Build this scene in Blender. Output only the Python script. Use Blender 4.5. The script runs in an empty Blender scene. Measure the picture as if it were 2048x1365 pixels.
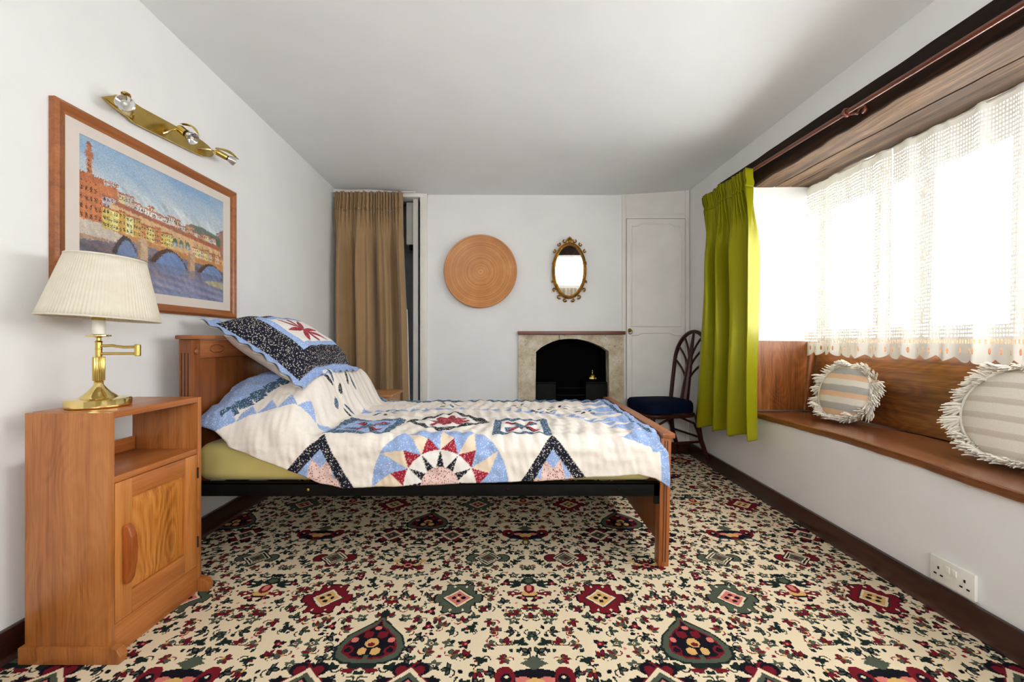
import bpy, bmesh, math, random
import numpy as np
from mathutils import Vector, Matrix

# ------------------------------------------------------------------ camera, world, light, exposure
F = 850.0                 # focal length in pixels of the 2048 x 1365 frame
EYE = 0.95
S = bpy.context.scene
COL = S.collection
cam_d = bpy.data.cameras.new('camera')
cam_d.sensor_width = 36.0
cam_d.lens = F / 2048 * 36.0
cam_d.clip_start = 0.02
cam = bpy.data.objects.new('camera', cam_d)
cam.location = (0, 0, EYE)
cam.rotation_euler = (math.radians(90), 0, 0)
COL.objects.link(cam)
S.camera = cam

world = bpy.data.worlds.new('overcast_sky')
S.world = world
world.use_nodes = True
bg = world.node_tree.nodes['Background']
bg.inputs[0].default_value = (0.975, 0.985, 1.0, 1)
bg.inputs[1].default_value = 11.0

def portal(name, loc, rot, sx, sy):
    l = bpy.data.lights.new(name, 'AREA'); l.shape = 'RECTANGLE'; l.size = sx; l.size_y = sy
    l.cycles.is_portal = True
    o = bpy.data.objects.new(name, l); o.location = loc; o.rotation_euler = rot
    COL.objects.link(o)
portal('daylight_portal', (2.12, 1.25, 1.38), (0, math.radians(90), 0), 1.15, 2.9)
portal('daylight_portal', (0.46, -1.24, 1.41), (math.radians(90), 0, 0), 2.1, 0.75)

vs = S.view_settings
vs.view_transform = 'Standard'; vs.look = 'None'; vs.exposure = 0.72; vs.gamma = 1.0
vs.use_curve_mapping = False
S.cycles.max_bounces = 7
S.cycles.diffuse_bounces = 4
S.cycles.transparent_max_bounces = 8
S.cycles.sample_clamp_indirect = 8.0
S.cycles.adaptive_threshold = 0.03

# ------------------------------------------------------------------ helpers
R = random.Random(7)
def lin(c):
    def f(v):
        v /= 255.0
        return v / 12.92 if v <= 0.04045 else ((v + 0.055) / 1.055) ** 2.4
    return (f(c[0]), f(c[1]), f(c[2]), 1.0)
def linA(arr):
    a = np.asarray(arr, float) / 255.0
    return np.where(a <= 0.04045, a / 12.92, ((a + 0.055) / 1.055) ** 2.4)
def W(px, py, Y):
    """world point seen at a photo position, at the real distance Y"""
    return Vector(((px - 1024) * Y / F, Y, EYE - (py - 682.5) * Y / F))
def smooth01(t):
    t = np.clip(t, 0, 1); return t * t * (3 - 2 * t)

def put(o, label=None, cat=None, group=None, kind=None):
    if label: o['label'] = label
    if cat: o['category'] = cat
    if group: o['group'] = group
    if kind: o['kind'] = kind
    return o
def thing(name, label, cat, loc=(0, 0, 0), group=None, rot=None):
    o = bpy.data.objects.new(name, None); COL.objects.link(o)
    o.location = loc; o.empty_display_size = 0.05
    if rot: o.rotation_euler = rot
    return put(o, label, cat, group)
def origin_of(p):
    v = Vector((0, 0, 0))
    while p is not None:
        v += p.location; p = p.parent
    return v
def link_mesh(me, name, m, parent, local=False):
    o = bpy.data.objects.new(name, me); COL.objects.link(o)
    if m is not None:
        for k in (m if isinstance(m, (list, tuple)) else [m]): me.materials.append(k)
    if parent is not None:
        if not local: me.transform(Matrix.Translation(-origin_of(parent)))
        o.parent = parent
    return o

class MB:
    def __init__(self): self.bm = bmesh.new()
    def box(self, x0, x1, y0, y1, z0, z1, bev=0.0, seg=2, shear=None):
        bm = self.bm
        r = bmesh.ops.create_cube(bm, size=1.0)
        vv = r['verts']
        for v in vv:
            v.co = Vector(((x0 + x1) / 2 + v.co.x * (x1 - x0), (y0 + y1) / 2 + v.co.y * (y1 - y0), (z0 + z1) / 2 + v.co.z * (z1 - z0)))
        if bev > 0:
            es = set(e for v in vv for e in v.link_edges)
            bmesh.ops.bevel(bm, geom=list(es), offset=bev, segments=seg, profile=0.6, affect='EDGES')
        return self
    def lathe(self, c, prof, n=32, axis='Z', cap=True, flute=None):
        """prof: list of (radius, height)"""
        bm = self.bm; rings = []
        for (r, h) in prof:
            ring = []
            for k in range(n):
                a = 2 * math.pi * k / n
                rr = r
                if flute: rr = r * (1 + flute[1] * (math.cos(a * flute[0])))
                p = (rr * math.cos(a), rr * math.sin(a), h)
                if axis == 'Y': p = (p[0], -p[2], p[1])
                elif axis == 'X': p = (p[2], p[0], p[1])
                ring.append(bm.verts.new((c[0] + p[0], c[1] + p[1], c[2] + p[2])))
            rings.append(ring)
        for a, b in zip(rings[:-1], rings[1:]):
            for k in range(n):
                try: bm.faces.new((a[k], a[(k + 1) % n], b[(k + 1) % n], b[k]))
                except ValueError: pass
        if cap:
            if prof[0][0] > 1e-5: bm.faces.new(list(reversed(rings[0])))
            if prof[-1][0] > 1e-5: bm.faces.new(rings[-1])
        return self
    def tube(self, pts, r, n=10, closed=False, flat=1.0, cap=True):
        bm = self.bm; pts = [Vector(p) for p in pts]; N = len(pts)
        rs = r if isinstance(r, (list, tuple)) else [r] * N
        up = None; rings = []
        for i, p in enumerate(pts):
            if closed: t = pts[(i + 1) % N] - pts[i - 1]
            else: t = pts[min(i + 1, N - 1)] - pts[max(i - 1, 0)]
            t.normalize()
            if up is None:
                up = Vector((0, 0, 1)) if abs(t.z) < 0.9 else Vector((1, 0, 0))
            side = t.cross(up)
            if side.length < 1e-4: side = t.cross(Vector((0, 1, 0)))
            side.normalize(); up = side.cross(t).normalized()
            rings.append([bm.verts.new(p + (side * math.cos(2 * math.pi * k / n) + up * flat * math.sin(2 * math.pi * k / n)) * rs[i]) for k in range(n)])
        pairs = list(zip(rings[:-1], rings[1:])) + ([(rings[-1], rings[0])] if closed else [])
        for a, b in pairs:
            for k in range(n): bm.faces.new((a[k], a[(k + 1) % n], b[(k + 1) % n], b[k]))
        if cap and not closed:
            bm.faces.new(list(reversed(rings[0]))); bm.faces.new(rings[-1])
        return self
    def prism(self, pts, d, bev=0.0):
        """closed 3-D polygon extruded by vector d"""
        bm = self.bm; d = Vector(d)
        a = [bm.verts.new(p) for p in pts]; b = [bm.verts.new(Vector(p) + d) for p in pts]
        n = len(a); fs = [bm.faces.new(a), bm.faces.new(list(reversed(b)))]
        for k in range(n): fs.append(bm.faces.new((a[k], b[k], b[(k + 1) % n], a[(k + 1) % n])))
        if bev > 0:
            es = set(e for f in fs for e in f.edges)
            bmesh.ops.bevel(bm, geom=list(es), offset=bev, segments=2, profile=0.6, affect='EDGES')
        return self
    def ball(self, c, rx, ry=None, rz=None, n=16):
        ry = ry or rx; rz = rz or rx
        r = bmesh.ops.create_uvsphere(self.bm, u_segments=n, v_segments=n // 2, radius=1.0)
        for v in r['verts']: v.co = Vector((c[0] + v.co.x * rx, c[1] + v.co.y * ry, c[2] + v.co.z * rz))
        return self
    def rotate(self, ang, axis, c):
        bmesh.ops.rotate(self.bm, verts=self.bm.verts, cent=c, matrix=Matrix.Rotation(ang, 3, axis)); return self
    def build(self, name, m, parent=None, smooth=True, angle=35, local=False):
        bm = self.bm
        bmesh.ops.recalc_face_normals(bm, faces=bm.faces)
        me = bpy.data.meshes.new(name); bm.to_mesh(me); bm.free()
        if smooth:
            me.shade_smooth()
            me.set_sharp_from_angle(angle=math.radians(angle))
        return link_mesh(me, name, m, parent, local)

def grid(name, P, m, parent=None, uv=None, vcols=None, fcols=None, closed_u=False, smooth=True, flip=False, local=False, solid=0.0):
    """P (n,m,3) array of points -> quad sheet; vcols / fcols: dict name -> arrays"""
    P = np.asarray(P, float); n, k = P.shape[:2]
    idx = np.arange(n * k).reshape(n, k)
    if closed_u: idx = np.vstack([idx, idx[:1]])
    q = np.stack([idx[:-1, :-1], idx[1:, :-1], idx[1:, 1:], idx[:-1, 1:]], -1).reshape(-1, 4)
    if flip: q = q[:, ::-1]
    me = bpy.data.meshes.new(name)
    me.vertices.add(n * k); me.vertices.foreach_set('co', P.reshape(-1))
    nf = len(q)
    me.loops.add(nf * 4); me.loops.foreach_set('vertex_index', np.ascontiguousarray(q).reshape(-1).astype(np.int32))
    me.polygons.add(nf); me.polygons.foreach_set('loop_start', np.arange(0, nf * 4, 4, dtype=np.int32))
    me.update(calc_edges=True)
    if uv is not None:
        ul = me.uv_layers.new(name='uv')
        ul.data.foreach_set('uv', np.asarray(uv, float).reshape(-1, 2)[q.reshape(-1)].reshape(-1))
    for dom, dct in (('POINT', vcols), ('FACE', fcols)):
        for an, arr in (dct or {}).items():
            arr = np.asarray(arr, float).reshape(-1, 3)
            at = me.attributes.new(an, 'FLOAT_COLOR', dom)
            at.data.foreach_set('color', np.concatenate([arr, np.ones((len(arr), 1))], 1).reshape(-1))
    me.validate()
    if smooth: me.shade_smooth()
    o = link_mesh(me, name, m, parent, local)
    if solid:
        md = o.modifiers.new('thickness', 'SOLIDIFY'); md.thickness = solid; md.offset = 0
    return o

# ------------------------------------------------------------------ materials
def new_mat(name):
    m = bpy.data.materials.new(name); m.use_nodes = True
    nt = m.node_tree; b = nt.nodes['Principled BSDF']
    return m, nt, b
def N(nt, t, **kw):
    n = nt.nodes.new(t)
    for k, v in kw.items(): setattr(n, k, v)
    return n
def coords(nt, scale=(1, 1, 1), kind='Object'):
    tc = N(nt, 'ShaderNodeTexCoord'); mp = N(nt, 'ShaderNodeMapping')
    mp.inputs['Scale'].default_value = scale
    nt.links.new(tc.outputs[kind], mp.inputs[0])
    return mp.outputs[0]
def noise(nt, vec, scale, detail=4, rough=0.55, dist=0.0):
    n = N(nt, 'ShaderNodeTexNoise'); n.inputs['Scale'].default_value = scale
    n.inputs['Detail'].default_value = detail; n.inputs['Roughness'].default_value = rough; n.inputs['Distortion'].default_value = dist
    if vec is not None: nt.links.new(vec, n.inputs['Vector'])
    return n.outputs['Fac']
def ramp(nt, fac, stops):
    r = N(nt, 'ShaderNodeValToRGB'); e = r.color_ramp.elements
    while len(e) < len(stops): e.new(0.5)
    for el, (p, c) in zip(e, stops): el.position = p; el.color = c if len(c) == 4 else lin(c)
    nt.links.new(fac, r.inputs[0]); return r.outputs[0]
def bump(nt, b, h, strength=0.2, dist=0.002):
    n = N(nt, 'ShaderNodeBump'); n.inputs['Strength'].default_value = strength; n.inputs['Distance'].default_value = dist
    nt.links.new(h, n.inputs['Height']); nt.links.new(n.outputs[0], b.inputs['Normal'])
def mixc(nt, fac, a, b_):
    n = N(nt, 'ShaderNodeMix', data_type='RGBA')
    for s, i in ((fac, 0), (a, 6), (b_, 7)):
        if isinstance(s, (int, float, tuple)): n.inputs[i].default_value = s
        else: nt.links.new(s, n.inputs[i])
    return n.outputs[2]
def math_(nt, op, a, b_=None, c=None):
    n = N(nt, 'ShaderNodeMath', operation=op)
    for i, s in enumerate((a, b_, c)):
        if s is None: continue
        if isinstance(s, (int, float)): n.inputs[i].default_value = s
        else: nt.links.new(s, n.inputs[i])
    return n.outputs[0]

def plain(name, c, rough=0.5, metal=0.0, var=0.06, nscale=8.0, bmp=0.0, bscale=60.0, spec=0.5, sheen=0.0, coat=0.0):
    m, nt, b = new_mat(name)
    v = coords(nt)
    f = noise(nt, v, nscale, 2)
    c0 = tuple(max(0, x * (1 - var)) for x in c); c1 = tuple(min(255, x * (1 + var)) for x in c)
    nt.links.new(ramp(nt, f, [(0.3, c0), (0.7, c1)]), b.inputs['Base Color'])
    b.inputs['Roughness'].default_value = rough; b.inputs['Metallic'].default_value = metal
    b.inputs['Specular IOR Level'].default_value = spec
    b.inputs['Sheen Weight'].default_value = sheen; b.inputs['Coat Weight'].default_value = coat
    if bmp: bump(nt, b, noise(nt, v, bscale, 2), bmp, 0.003)
    return m
def wood(name, dark, mid, light, axis='Z', scale=1.0, rough=0.38, contrast=1.0, coat=0.15, rings=True, bmp=0.08, figure=0.0):
    m, nt, b = new_mat(name)
    def st(k): return tuple(scale * (k if a == axis else 1.0) for a in 'XYZ')
    f1 = noise(nt, coords(nt, st(0.05)), 34, 4, 0.6, 0.3)
    f2 = noise(nt, coords(nt, st(0.12)), 7, 4, 0.55, 0.6)
    f3 = noise(nt, coords(nt, st(0.025)), 240, 3, 0.7)
    f = math_(nt, 'ADD', math_(nt, 'ADD', math_(nt, 'MULTIPLY', f1, 0.36), math_(nt, 'MULTIPLY', f2, 0.36)), math_(nt, 'MULTIPLY', f3, 0.28))
    if figure:      # cathedral grain
        v = coords(nt, st(0.30)); n0 = noise(nt, v, 5.5, 2, 0.5)
        sn = math_(nt, 'SINE', math_(nt, 'MULTIPLY', n0, 150.0))
        f = math_(nt, 'ADD', f, math_(nt, 'MULTIPLY', sn, figure))
    s = 0.13 / contrast
    nt.links.new(ramp(nt, f, [(0.5 - s, dark), (0.5, mid), (0.5 + s, light)]), b.inputs['Base Color'])
    b.inputs['Roughness'].default_value = rough; b.inputs['Coat Weight'].default_value = coat; b.inputs['Coat Roughness'].default_value = 0.25
    bump(nt, b, f, bmp, 0.002)
    return m
def metal(name, c, rough=0.2, var=0.05):
    return plain(name, c, rough, 1.0, var, 20)
def attr_mat(name, attr='col', rough=0.9, sheen=0.2, nscale=250.0, namp=0.12, bmp=0.3, bscale=300.0, speck=None, coat=0.0, bdist=0.002):
    m, nt, b = new_mat(name)
    a = N(nt, 'ShaderNodeAttribute'); a.attribute_name = attr
    v = coords(nt)
    col = a.outputs['Color']
    if speck:
        a2 = N(nt, 'ShaderNodeAttribute'); a2.attribute_name = speck
        vo = N(nt, 'ShaderNodeTexVoronoi'); vo.inputs['Scale'].default_value = 130; vo.inputs['Randomness'].default_value = 1.0
        nt.links.new(v, vo.inputs['Vector'])
        nz = noise(nt, v, 190, 2, 0.6)
        msk = math_(nt, 'MULTIPLY', math_(nt, 'LESS_THAN', vo.outputs['Distance'], 0.36), math_(nt, 'GREATER_THAN', nz, 0.47))
        col = mixc(nt, msk, col, a2.outputs['Color'])
    f = noise(nt, v, nscale, 2)
    g = math_(nt, 'ADD', math_(nt, 'MULTIPLY', f, 2 * namp), 1 - namp)
    hs = N(nt, 'ShaderNodeHueSaturation'); nt.links.new(col, hs.inputs['Color']); nt.links.new(g, hs.inputs['Value'])
    nt.links.new(hs.outputs[0], b.inputs['Base Color'])
    b.inputs['Roughness'].default_value = rough; b.inputs['Sheen Weight'].default_value = sheen; b.inputs['Coat Weight'].default_value = coat
    b.inputs['Specular IOR Level'].default_value = 0.2
    if bmp: bump(nt, b, noise(nt, v, bscale, 3), bmp, bdist)
    return m

M = {}
M['wall'] = plain('white_plaster', (236, 236, 234), 0.75, var=0.012, nscale=3, bmp=0.12, bscale=18, spec=0.25)
M['ceiling'] = plain('ceiling_plaster', (238, 239, 240), 0.85, var=0.012, nscale=2, bmp=0.1, bscale=12, spec=0.2)
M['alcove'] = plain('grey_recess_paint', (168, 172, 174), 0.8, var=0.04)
M['trim'] = plain('cream_gloss_paint', (232, 229, 220), 0.4, var=0.015, bmp=0.03)
M['door'] = plain('off_white_door_paint', (230, 226, 219), 0.5, var=0.02, nscale=5, bmp=0.04, bscale=30)
M['skirting'] = wood('dark_skirting_wood', (34, 14, 8), (54, 24, 14), (72, 34, 20), 'Y', 1.0, 0.35, rings=False)
M['carpet'] = attr_mat('woven_floral_carpet', 'col', 0.95, 0.0, 420, 0.16, 0.6, 330, bdist=0.004)
M['carpet'].node_tree.nodes['Principled BSDF'].inputs['Specular IOR Level'].default_value = 0.05
M['oak'] = wood('golden_oak', (136, 76, 32), (174, 106, 50), (192, 126, 66), 'Z', 1.0, 0.36, figure=0.02)
M['oak_y'] = wood('golden_oak_boards', (148, 80, 32), (180, 108, 52), (198, 128, 68), 'Y', 1.0, 0.34)
M['oak_fig'] = wood('figured_oak_panel', (150, 86, 26), (196, 122, 50), (214, 144, 70), 'Z', 1.0, 0.32, 1.0, figure=0.045)
M['oak_door'] = wood('oak_door_frame', (158, 90, 36), (194, 122, 58), (210, 140, 72), 'Z', 1.2, 0.34)
M['oak_handle'] = wood('reddish_oak_handle', (128, 58, 18), (160, 82, 30), (182, 102, 42), 'Z', 1.0, 0.32)
M['bedwood'] = wood('chestnut_bed_wood', (98, 52, 20), (132, 74, 32), (154, 94, 46), 'Z', 1.0, 0.34)
M['bedwood_y'] = wood('chestnut_bed_rail_wood', (120, 66, 34), (154, 92, 52), (174, 112, 68), 'Y', 1.0, 0.36)
M['groove'] = plain('dark_groove_brown', (62, 28, 10), 0.5)  # dark brown of the thin strips drawn as post grooves, and of the slats
M['footwood'] = wood('orange_oak_post', (124, 66, 26), (164, 92, 40), (184, 112, 54), 'Z', 1.0, 0.34)
M['frame'] = wood('picture_frame_wood', (116, 62, 26), (154, 90, 44), (174, 108, 58), 'Y', 1.0, 0.35, rings=False)
M['mat'] = plain('cream_mount_card', (226, 215, 204), 0.85, var=0.01)
M['brass'] = metal('polished_brass', (236, 212, 140), 0.1)
M['brass_old'] = metal('satin_brass', (206, 178, 100), 0.24)
M['chrome'] = metal('chrome_reflector', (220, 220, 220), 0.12)
M['gilt'] = metal('antique_gilt', (150, 108, 46), 0.4, 0.25)
M['white_plastic'] = plain('white_plastic', (236, 234, 226), 0.35, var=0.01)
M['dark'] = plain('black_shadow_slot', (18, 16, 14), 0.7)
M['black_metal'] = plain('black_painted_iron', (12, 12, 10), 0.5, var=0.3, bmp=0.05, spec=0.15)
M['sheet'] = plain('olive_yellow_sheet', (206, 192, 116), 0.8, var=0.05, nscale=5, bmp=0.15, bscale=10, sheen=0.2)
M['underpillow'] = plain('cream_pillow_cotton', (222, 212, 202), 0.85, var=0.03, bmp=0.15, bscale=20)
M['quilt'] = attr_mat('patchwork_cotton', 'col', 0.9, 0.03, 60, 0.05, 0.3, 45, speck='speck', bdist=0.005)
M['print'] = attr_mat('printed_picture', 'col', 0.55, 0.0, 60, 0.10, 0.05, 80)
M['shade'] = None
M['stone'] = None
M['iron'] = plain('sooty_cast_iron', (9, 9, 8), 0.6, var=0.5, nscale=10, bmp=0.2, spec=0.15)
M['soot'] = plain('sooty_firebrick', (8, 8, 8), 0.9, var=0.4, spec=0.1)
M['mantel'] = wood('red_brown_mantel_wood', (92, 44, 26), (122, 64, 42), (140, 80, 54), 'X', 1.0, 0.4, rings=False)
M['tan'] = None
M['chairwood'] = wood('dark_mahogany_cane', (34, 12, 8), (52, 20, 14), (66, 28, 20), 'Z', 1.0, 0.35, coat=0.0, rings=False)
M['chairwood'].node_tree.nodes['Principled BSDF'].inputs['Specular IOR Level'].default_value = 0.25
M['navy'] = plain('navy_seat_cloth', (8, 18, 40), 0.9, var=0.1, spec=0.1, bmp=0.2, bscale=200)
M['rod'] = plain('brown_painted_rod', (104, 48, 26), 0.3, var=0.1, coat=0.3)
M['beam_dark'] = wood('dark_stained_beam', (20, 12, 7), (36, 22, 13), (66, 42, 26), 'Y', 0.8, 0.6, coat=0.0, rings=False, bmp=0.5)
M['beam_dark'].node_tree.nodes['Principled BSDF'].inputs['Specular IOR Level'].default_value = 0.15
M['beam_raw'] = wood('raw_beam_underside', (44, 30, 20), (92, 68, 46), (140, 110, 78), 'Y', 0.9, 0.75, 1.1, coat=0.0, rings=False, bmp=0.8)
M['pew'] = wood('old_elm_panel', (82, 44, 16), (134, 82, 36), (172, 116, 58), 'Y', 0.8, 0.32, 1.0, coat=0.3, figure=0.02)
M['pew_end'] = wood('old_elm_end_panel', (78, 38, 16), (132, 74, 32), (170, 108, 58), 'Z', 0.8, 0.34, 1.0, coat=0.3, figure=0.02)
M['pew_edge'] = wood('dark_seat_board', (74, 38, 18), (118, 68, 36), (150, 94, 56), 'Y', 0.7, 0.25, 0.9, coat=0.4, rings=False)
M['wframe'] = plain('white_window_paint', (236, 236, 232), 0.4, var=0.01)
M['fringe'] = plain('cream_cotton_fringe', (238, 232, 219), 0.9, var=0.06, nscale=40)
M['bedside'] = wood('plain_pine_top', (150, 96, 50), (184, 126, 74), (200, 146, 94), 'X', 1.0, 0.4)

def shade_material():
    m, nt, b = new_mat('pleated_cream_shade')
    b.inputs['Base Color'].default_value = lin((240, 232, 208)); b.inputs['Roughness'].default_value = 0.8
    tr = N(nt, 'ShaderNodeBsdfTranslucent'); tr.inputs[0].default_value = lin((246, 236, 208))
    mx = N(nt, 'ShaderNodeMixShader'); mx.inputs[0].default_value = 0.3
    nt.links.new(b.outputs[0], mx.inputs[1]); nt.links.new(tr.outputs[0], mx.inputs[2])
    nt.links.new(mx.outputs[0], nt.nodes['Material Output'].inputs[0])
    f = noise(nt, coords(nt), 40, 3); nt.links.new(ramp(nt, f, [(0.3, (238, 231, 213)), (0.7, (247, 242, 228))]), b.inputs['Base Color'])
    return m
M['shade'] = shade_material()
def stone_material():
    m, nt, b = new_mat('weathered_limestone')
    v = coords(nt)
    f = noise(nt, v, 9, 8, 0.65); g = noise(nt, v, 70, 5, 0.7)
    base = ramp(nt, f, [(0.3, (168, 148, 114)), (0.5, (206, 193, 166)), (0.66, (226, 219, 205))])
    pit = math_(nt, 'LESS_THAN', g, 0.36)
    nt.links.new(mixc(nt, pit, base, lin((104, 90, 68))), b.inputs['Base Color'])
    b.inputs['Roughness'].default_value = 0.85
    bump(nt, b, math_(nt, 'ADD', g, f), 0.6, 0.006)
    return m
M['stone'] = stone_material()
def cloth(name, c, rough, weave=900.0, var=0.08, sheen=0.2, aniso=0.0, spec=0.3, thr=0.0):
    m, nt, b = new_mat(name)
    v = coords(nt); vw = coords(nt, (0.3, 0.3, 6))
    f = math_(nt, 'ADD', math_(nt, 'MULTIPLY', noise(nt, v, 6, 4), 0.5), math_(nt, 'MULTIPLY', noise(nt, vw, 60, 3), 0.5))
    nt.links.new(ramp(nt, f, [(0.35, tuple(x * (1 - var) for x in c)), (0.65, tuple(min(255, x * (1 + var)) for x in c))]), b.inputs['Base Color'])
    b.inputs['Roughness'].default_value = rough; b.inputs['Sheen Weight'].default_value = sheen
    b.inputs['Specular IOR Level'].default_value = spec
    bump(nt, b, noise(nt, vw, 120, 3), 0.15, 0.001)
    if thr:
        tr = N(nt, 'ShaderNodeBsdfTranslucent'); tr.inputs[0].default_value = lin(c)
        mx = N(nt, 'ShaderNodeMixShader'); mx.inputs[0].default_value = thr
        nt.links.new(b.outputs[0], mx.inputs[1]); nt.links.new(tr.outputs[0], mx.inputs[2])
        nt.links.new(mx.outputs[0], nt.nodes['Material Output'].inputs[0])
    return m
M['tan'] = cloth('tan_linen', (160, 130, 92), 0.85, var=0.03)
M['green'] = cloth('olive_satin', (134, 131, 14), 0.30, sheen=0.0, spec=0.7, thr=0.04, var=0.02)
M['green'].node_tree.nodes['Principled BSDF'].inputs['Specular Tint'].default_value = lin((236, 232, 90))
M['cream_cloth'] = cloth('cream_gathered_cloth', (214, 204, 184), 0.85)
def lace_material():
    m, nt, b = new_mat('white_lace')
    uv = N(nt, 'ShaderNodeUVMap'); uv.uv_map = 'uv'
    sp = N(nt, 'ShaderNodeSeparateXYZ'); nt.links.new(uv.outputs[0], sp.inputs[0])
    u, v = sp.outputs[0], sp.outputs[1]          # metres along the cloth, metres above the hem
    def cell(x, s): return math_(nt, 'ABSOLUTE', math_(nt, 'SUBTRACT', math_(nt, 'FRACT', math_(nt, 'DIVIDE', x, s)), 0.5))
    # open net between denser filet columns (every 0.5 m) and a filet band along the top
    net = math_(nt, 'MULTIPLY', math_(nt, 'LESS_THAN', cell(u, 0.0075), 0.38), math_(nt, 'LESS_THAN', cell(v, 0.0085), 0.38))
    fil = math_(nt, 'MULTIPLY', math_(nt, 'LESS_THAN', cell(u, 0.015), 0.18), math_(nt, 'LESS_THAN', cell(v, 0.0165), 0.18))
    cw = math_(nt, 'MULTIPLY', cell(math_(nt, 'ADD', u, 0.06), 0.58), 0.58)
    col = math_(nt, 'LESS_THAN', cw, 0.085)
    band = math_(nt, 'GREATER_THAN', v, 0.84)
    low_ = math_(nt, 'LESS_THAN', v, 0.15)
    dense = math_(nt, 'MAXIMUM', math_(nt, 'MAXIMUM', col, band), low_)
    cv = math_(nt, 'MULTIPLY', cell(v, 0.14), 0.14)
    d = math_(nt, 'SQRT', math_(nt, 'ADD', math_(nt, 'MULTIPLY', cw, cw), math_(nt, 'MULTIPLY', cv, cv)))
    ringp = math_(nt, 'LESS_THAN', math_(nt, 'FRACT', math_(nt, 'MULTIPLY', d, 62)), 0.55)
    motif = math_(nt, 'MULTIPLY', math_(nt, 'MULTIPLY', col, ringp), math_(nt, 'LESS_THAN', d, 0.048))
    hole = math_(nt, 'MULTIPLY', mixc(nt, dense, net, fil), math_(nt, 'SUBTRACT', 1, motif))
    # hem: solid with eyelets; a row of slots above it
    eu = math_(nt, 'DIVIDE', math_(nt, 'MULTIPLY', cell(u, 0.055), 0.055), 0.0055)
    ev = math_(nt, 'DIVIDE', math_(nt, 'SUBTRACT', v, 0.045), 0.013)
    eye_ = math_(nt, 'LESS_THAN', math_(nt, 'ADD', math_(nt, 'MULTIPLY', eu, eu), math_(nt, 'MULTIPLY', ev, ev)), 1)
    slot = math_(nt, 'MULTIPLY', math_(nt, 'LESS_THAN', cell(u, 0.017), 0.2), math_(nt, 'LESS_THAN', math_(nt, 'ABSOLUTE', math_(nt, 'SUBTRACT', v, 0.083)), 0.008))
    hem = math_(nt, 'LESS_THAN', v, 0.095)
    low = math_(nt, 'MAXIMUM', eye_, slot)
    a1 = mixc(nt, hem, hole, low)
    top = math_(nt, 'GREATER_THAN', v, 0.985)
    hole2 = math_(nt, 'MULTIPLY', a1, math_(nt, 'SUBTRACT', 1, top))
    df = N(nt, 'ShaderNodeBsdfDiffuse'); df.inputs[0].default_value = lin((244, 241, 232))
    tr = N(nt, 'ShaderNodeBsdfTranslucent'); tr.inputs[0].default_value = lin((244, 241, 230))
    m1 = N(nt, 'ShaderNodeMixShader'); m1.inputs[0].default_value = 0.03
    nt.links.new(df.outputs[0], m1.inputs[1]); nt.links.new(tr.outputs[0], m1.inputs[2])
    tp = N(nt, 'ShaderNodeBsdfTransparent')
    m2 = N(nt, 'ShaderNodeMixShader')
    nt.links.new(hole2, m2.inputs[0]); nt.links.new(m1.outputs[0], m2.inputs[1]); nt.links.new(tp.outputs[0], m2.inputs[2])
    nt.links.new(m2.outputs[0], nt.nodes['Material Output'].inputs[0])
    return m
M['lace'] = lace_material()
def glass_material():
    m, nt, b = new_mat('window_glass')
    tp = N(nt, 'ShaderNodeBsdfTransparent'); gl = N(nt, 'ShaderNodeBsdfGlossy'); gl.inputs['Roughness'].default_value = 0.02
    lw = N(nt, 'ShaderNodeLayerWeight'); lw.inputs[0].default_value = 0.5
    fr = math_(nt, 'ADD', math_(nt, 'MULTIPLY', math_(nt, 'POWER', lw.outputs['Facing'], 5.0), 0.5), 0.02)
    mx = N(nt, 'ShaderNodeMixShader')
    nt.links.new(fr, mx.inputs[0]); nt.links.new(tp.outputs[0], mx.inputs[1]); nt.links.new(gl.outputs[0], mx.inputs[2])
    nt.links.new(mx.outputs[0], nt.nodes['Material Output'].inputs[0])
    return m
M['glass'] = glass_material()
M['picglass'] = M['glass']
m, nt, b = new_mat('mirror_silver'); b.inputs['Metallic'].default_value = 1; b.inputs['Roughness'].default_value = 0.01
b.inputs['Base Color'].default_value = (0.9, 0.9, 0.9, 1); M['mirror'] = m
def platter_material():
    m, nt, b = new_mat('coiled_bamboo')
    v = coords(nt)
    sp = N(nt, 'ShaderNodeSeparateXYZ'); nt.links.new(v, sp.inputs[0])
    r = math_(nt, 'SQRT', math_(nt, 'ADD', math_(nt, 'MULTIPLY', sp.outputs[0], sp.outputs[0]), math_(nt, 'MULTIPLY', sp.outputs[2], sp.outputs[2])))
    cm = N(nt, 'ShaderNodeCombineXYZ'); nt.links.new(r, cm.inputs[0])
    f1 = noise(nt, cm.outputs[0], 90, 3, 0.7); f2 = noise(nt, v, 6, 4)
    ring = math_(nt, 'FRACT', math_(nt, 'MULTIPLY', r, 110))
    f = math_(nt, 'ADD', math_(nt, 'MULTIPLY', f1, 0.7), math_(nt, 'MULTIPLY', f2, 0.3))
    nt.links.new(ramp(nt, f, [(0.32, (164, 98, 46)), (0.5, (198, 132, 72)), (0.66, (222, 168, 108))]), b.inputs['Base Color'])
    b.inputs['Roughness'].default_value = 0.45
    bump(nt, b, math_(nt, 'ADD', f1, math_(nt, 'MULTIPLY', ring, 0.3)), 0.35, 0.002)
    return m
M['platter'] = platter_material()
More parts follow.
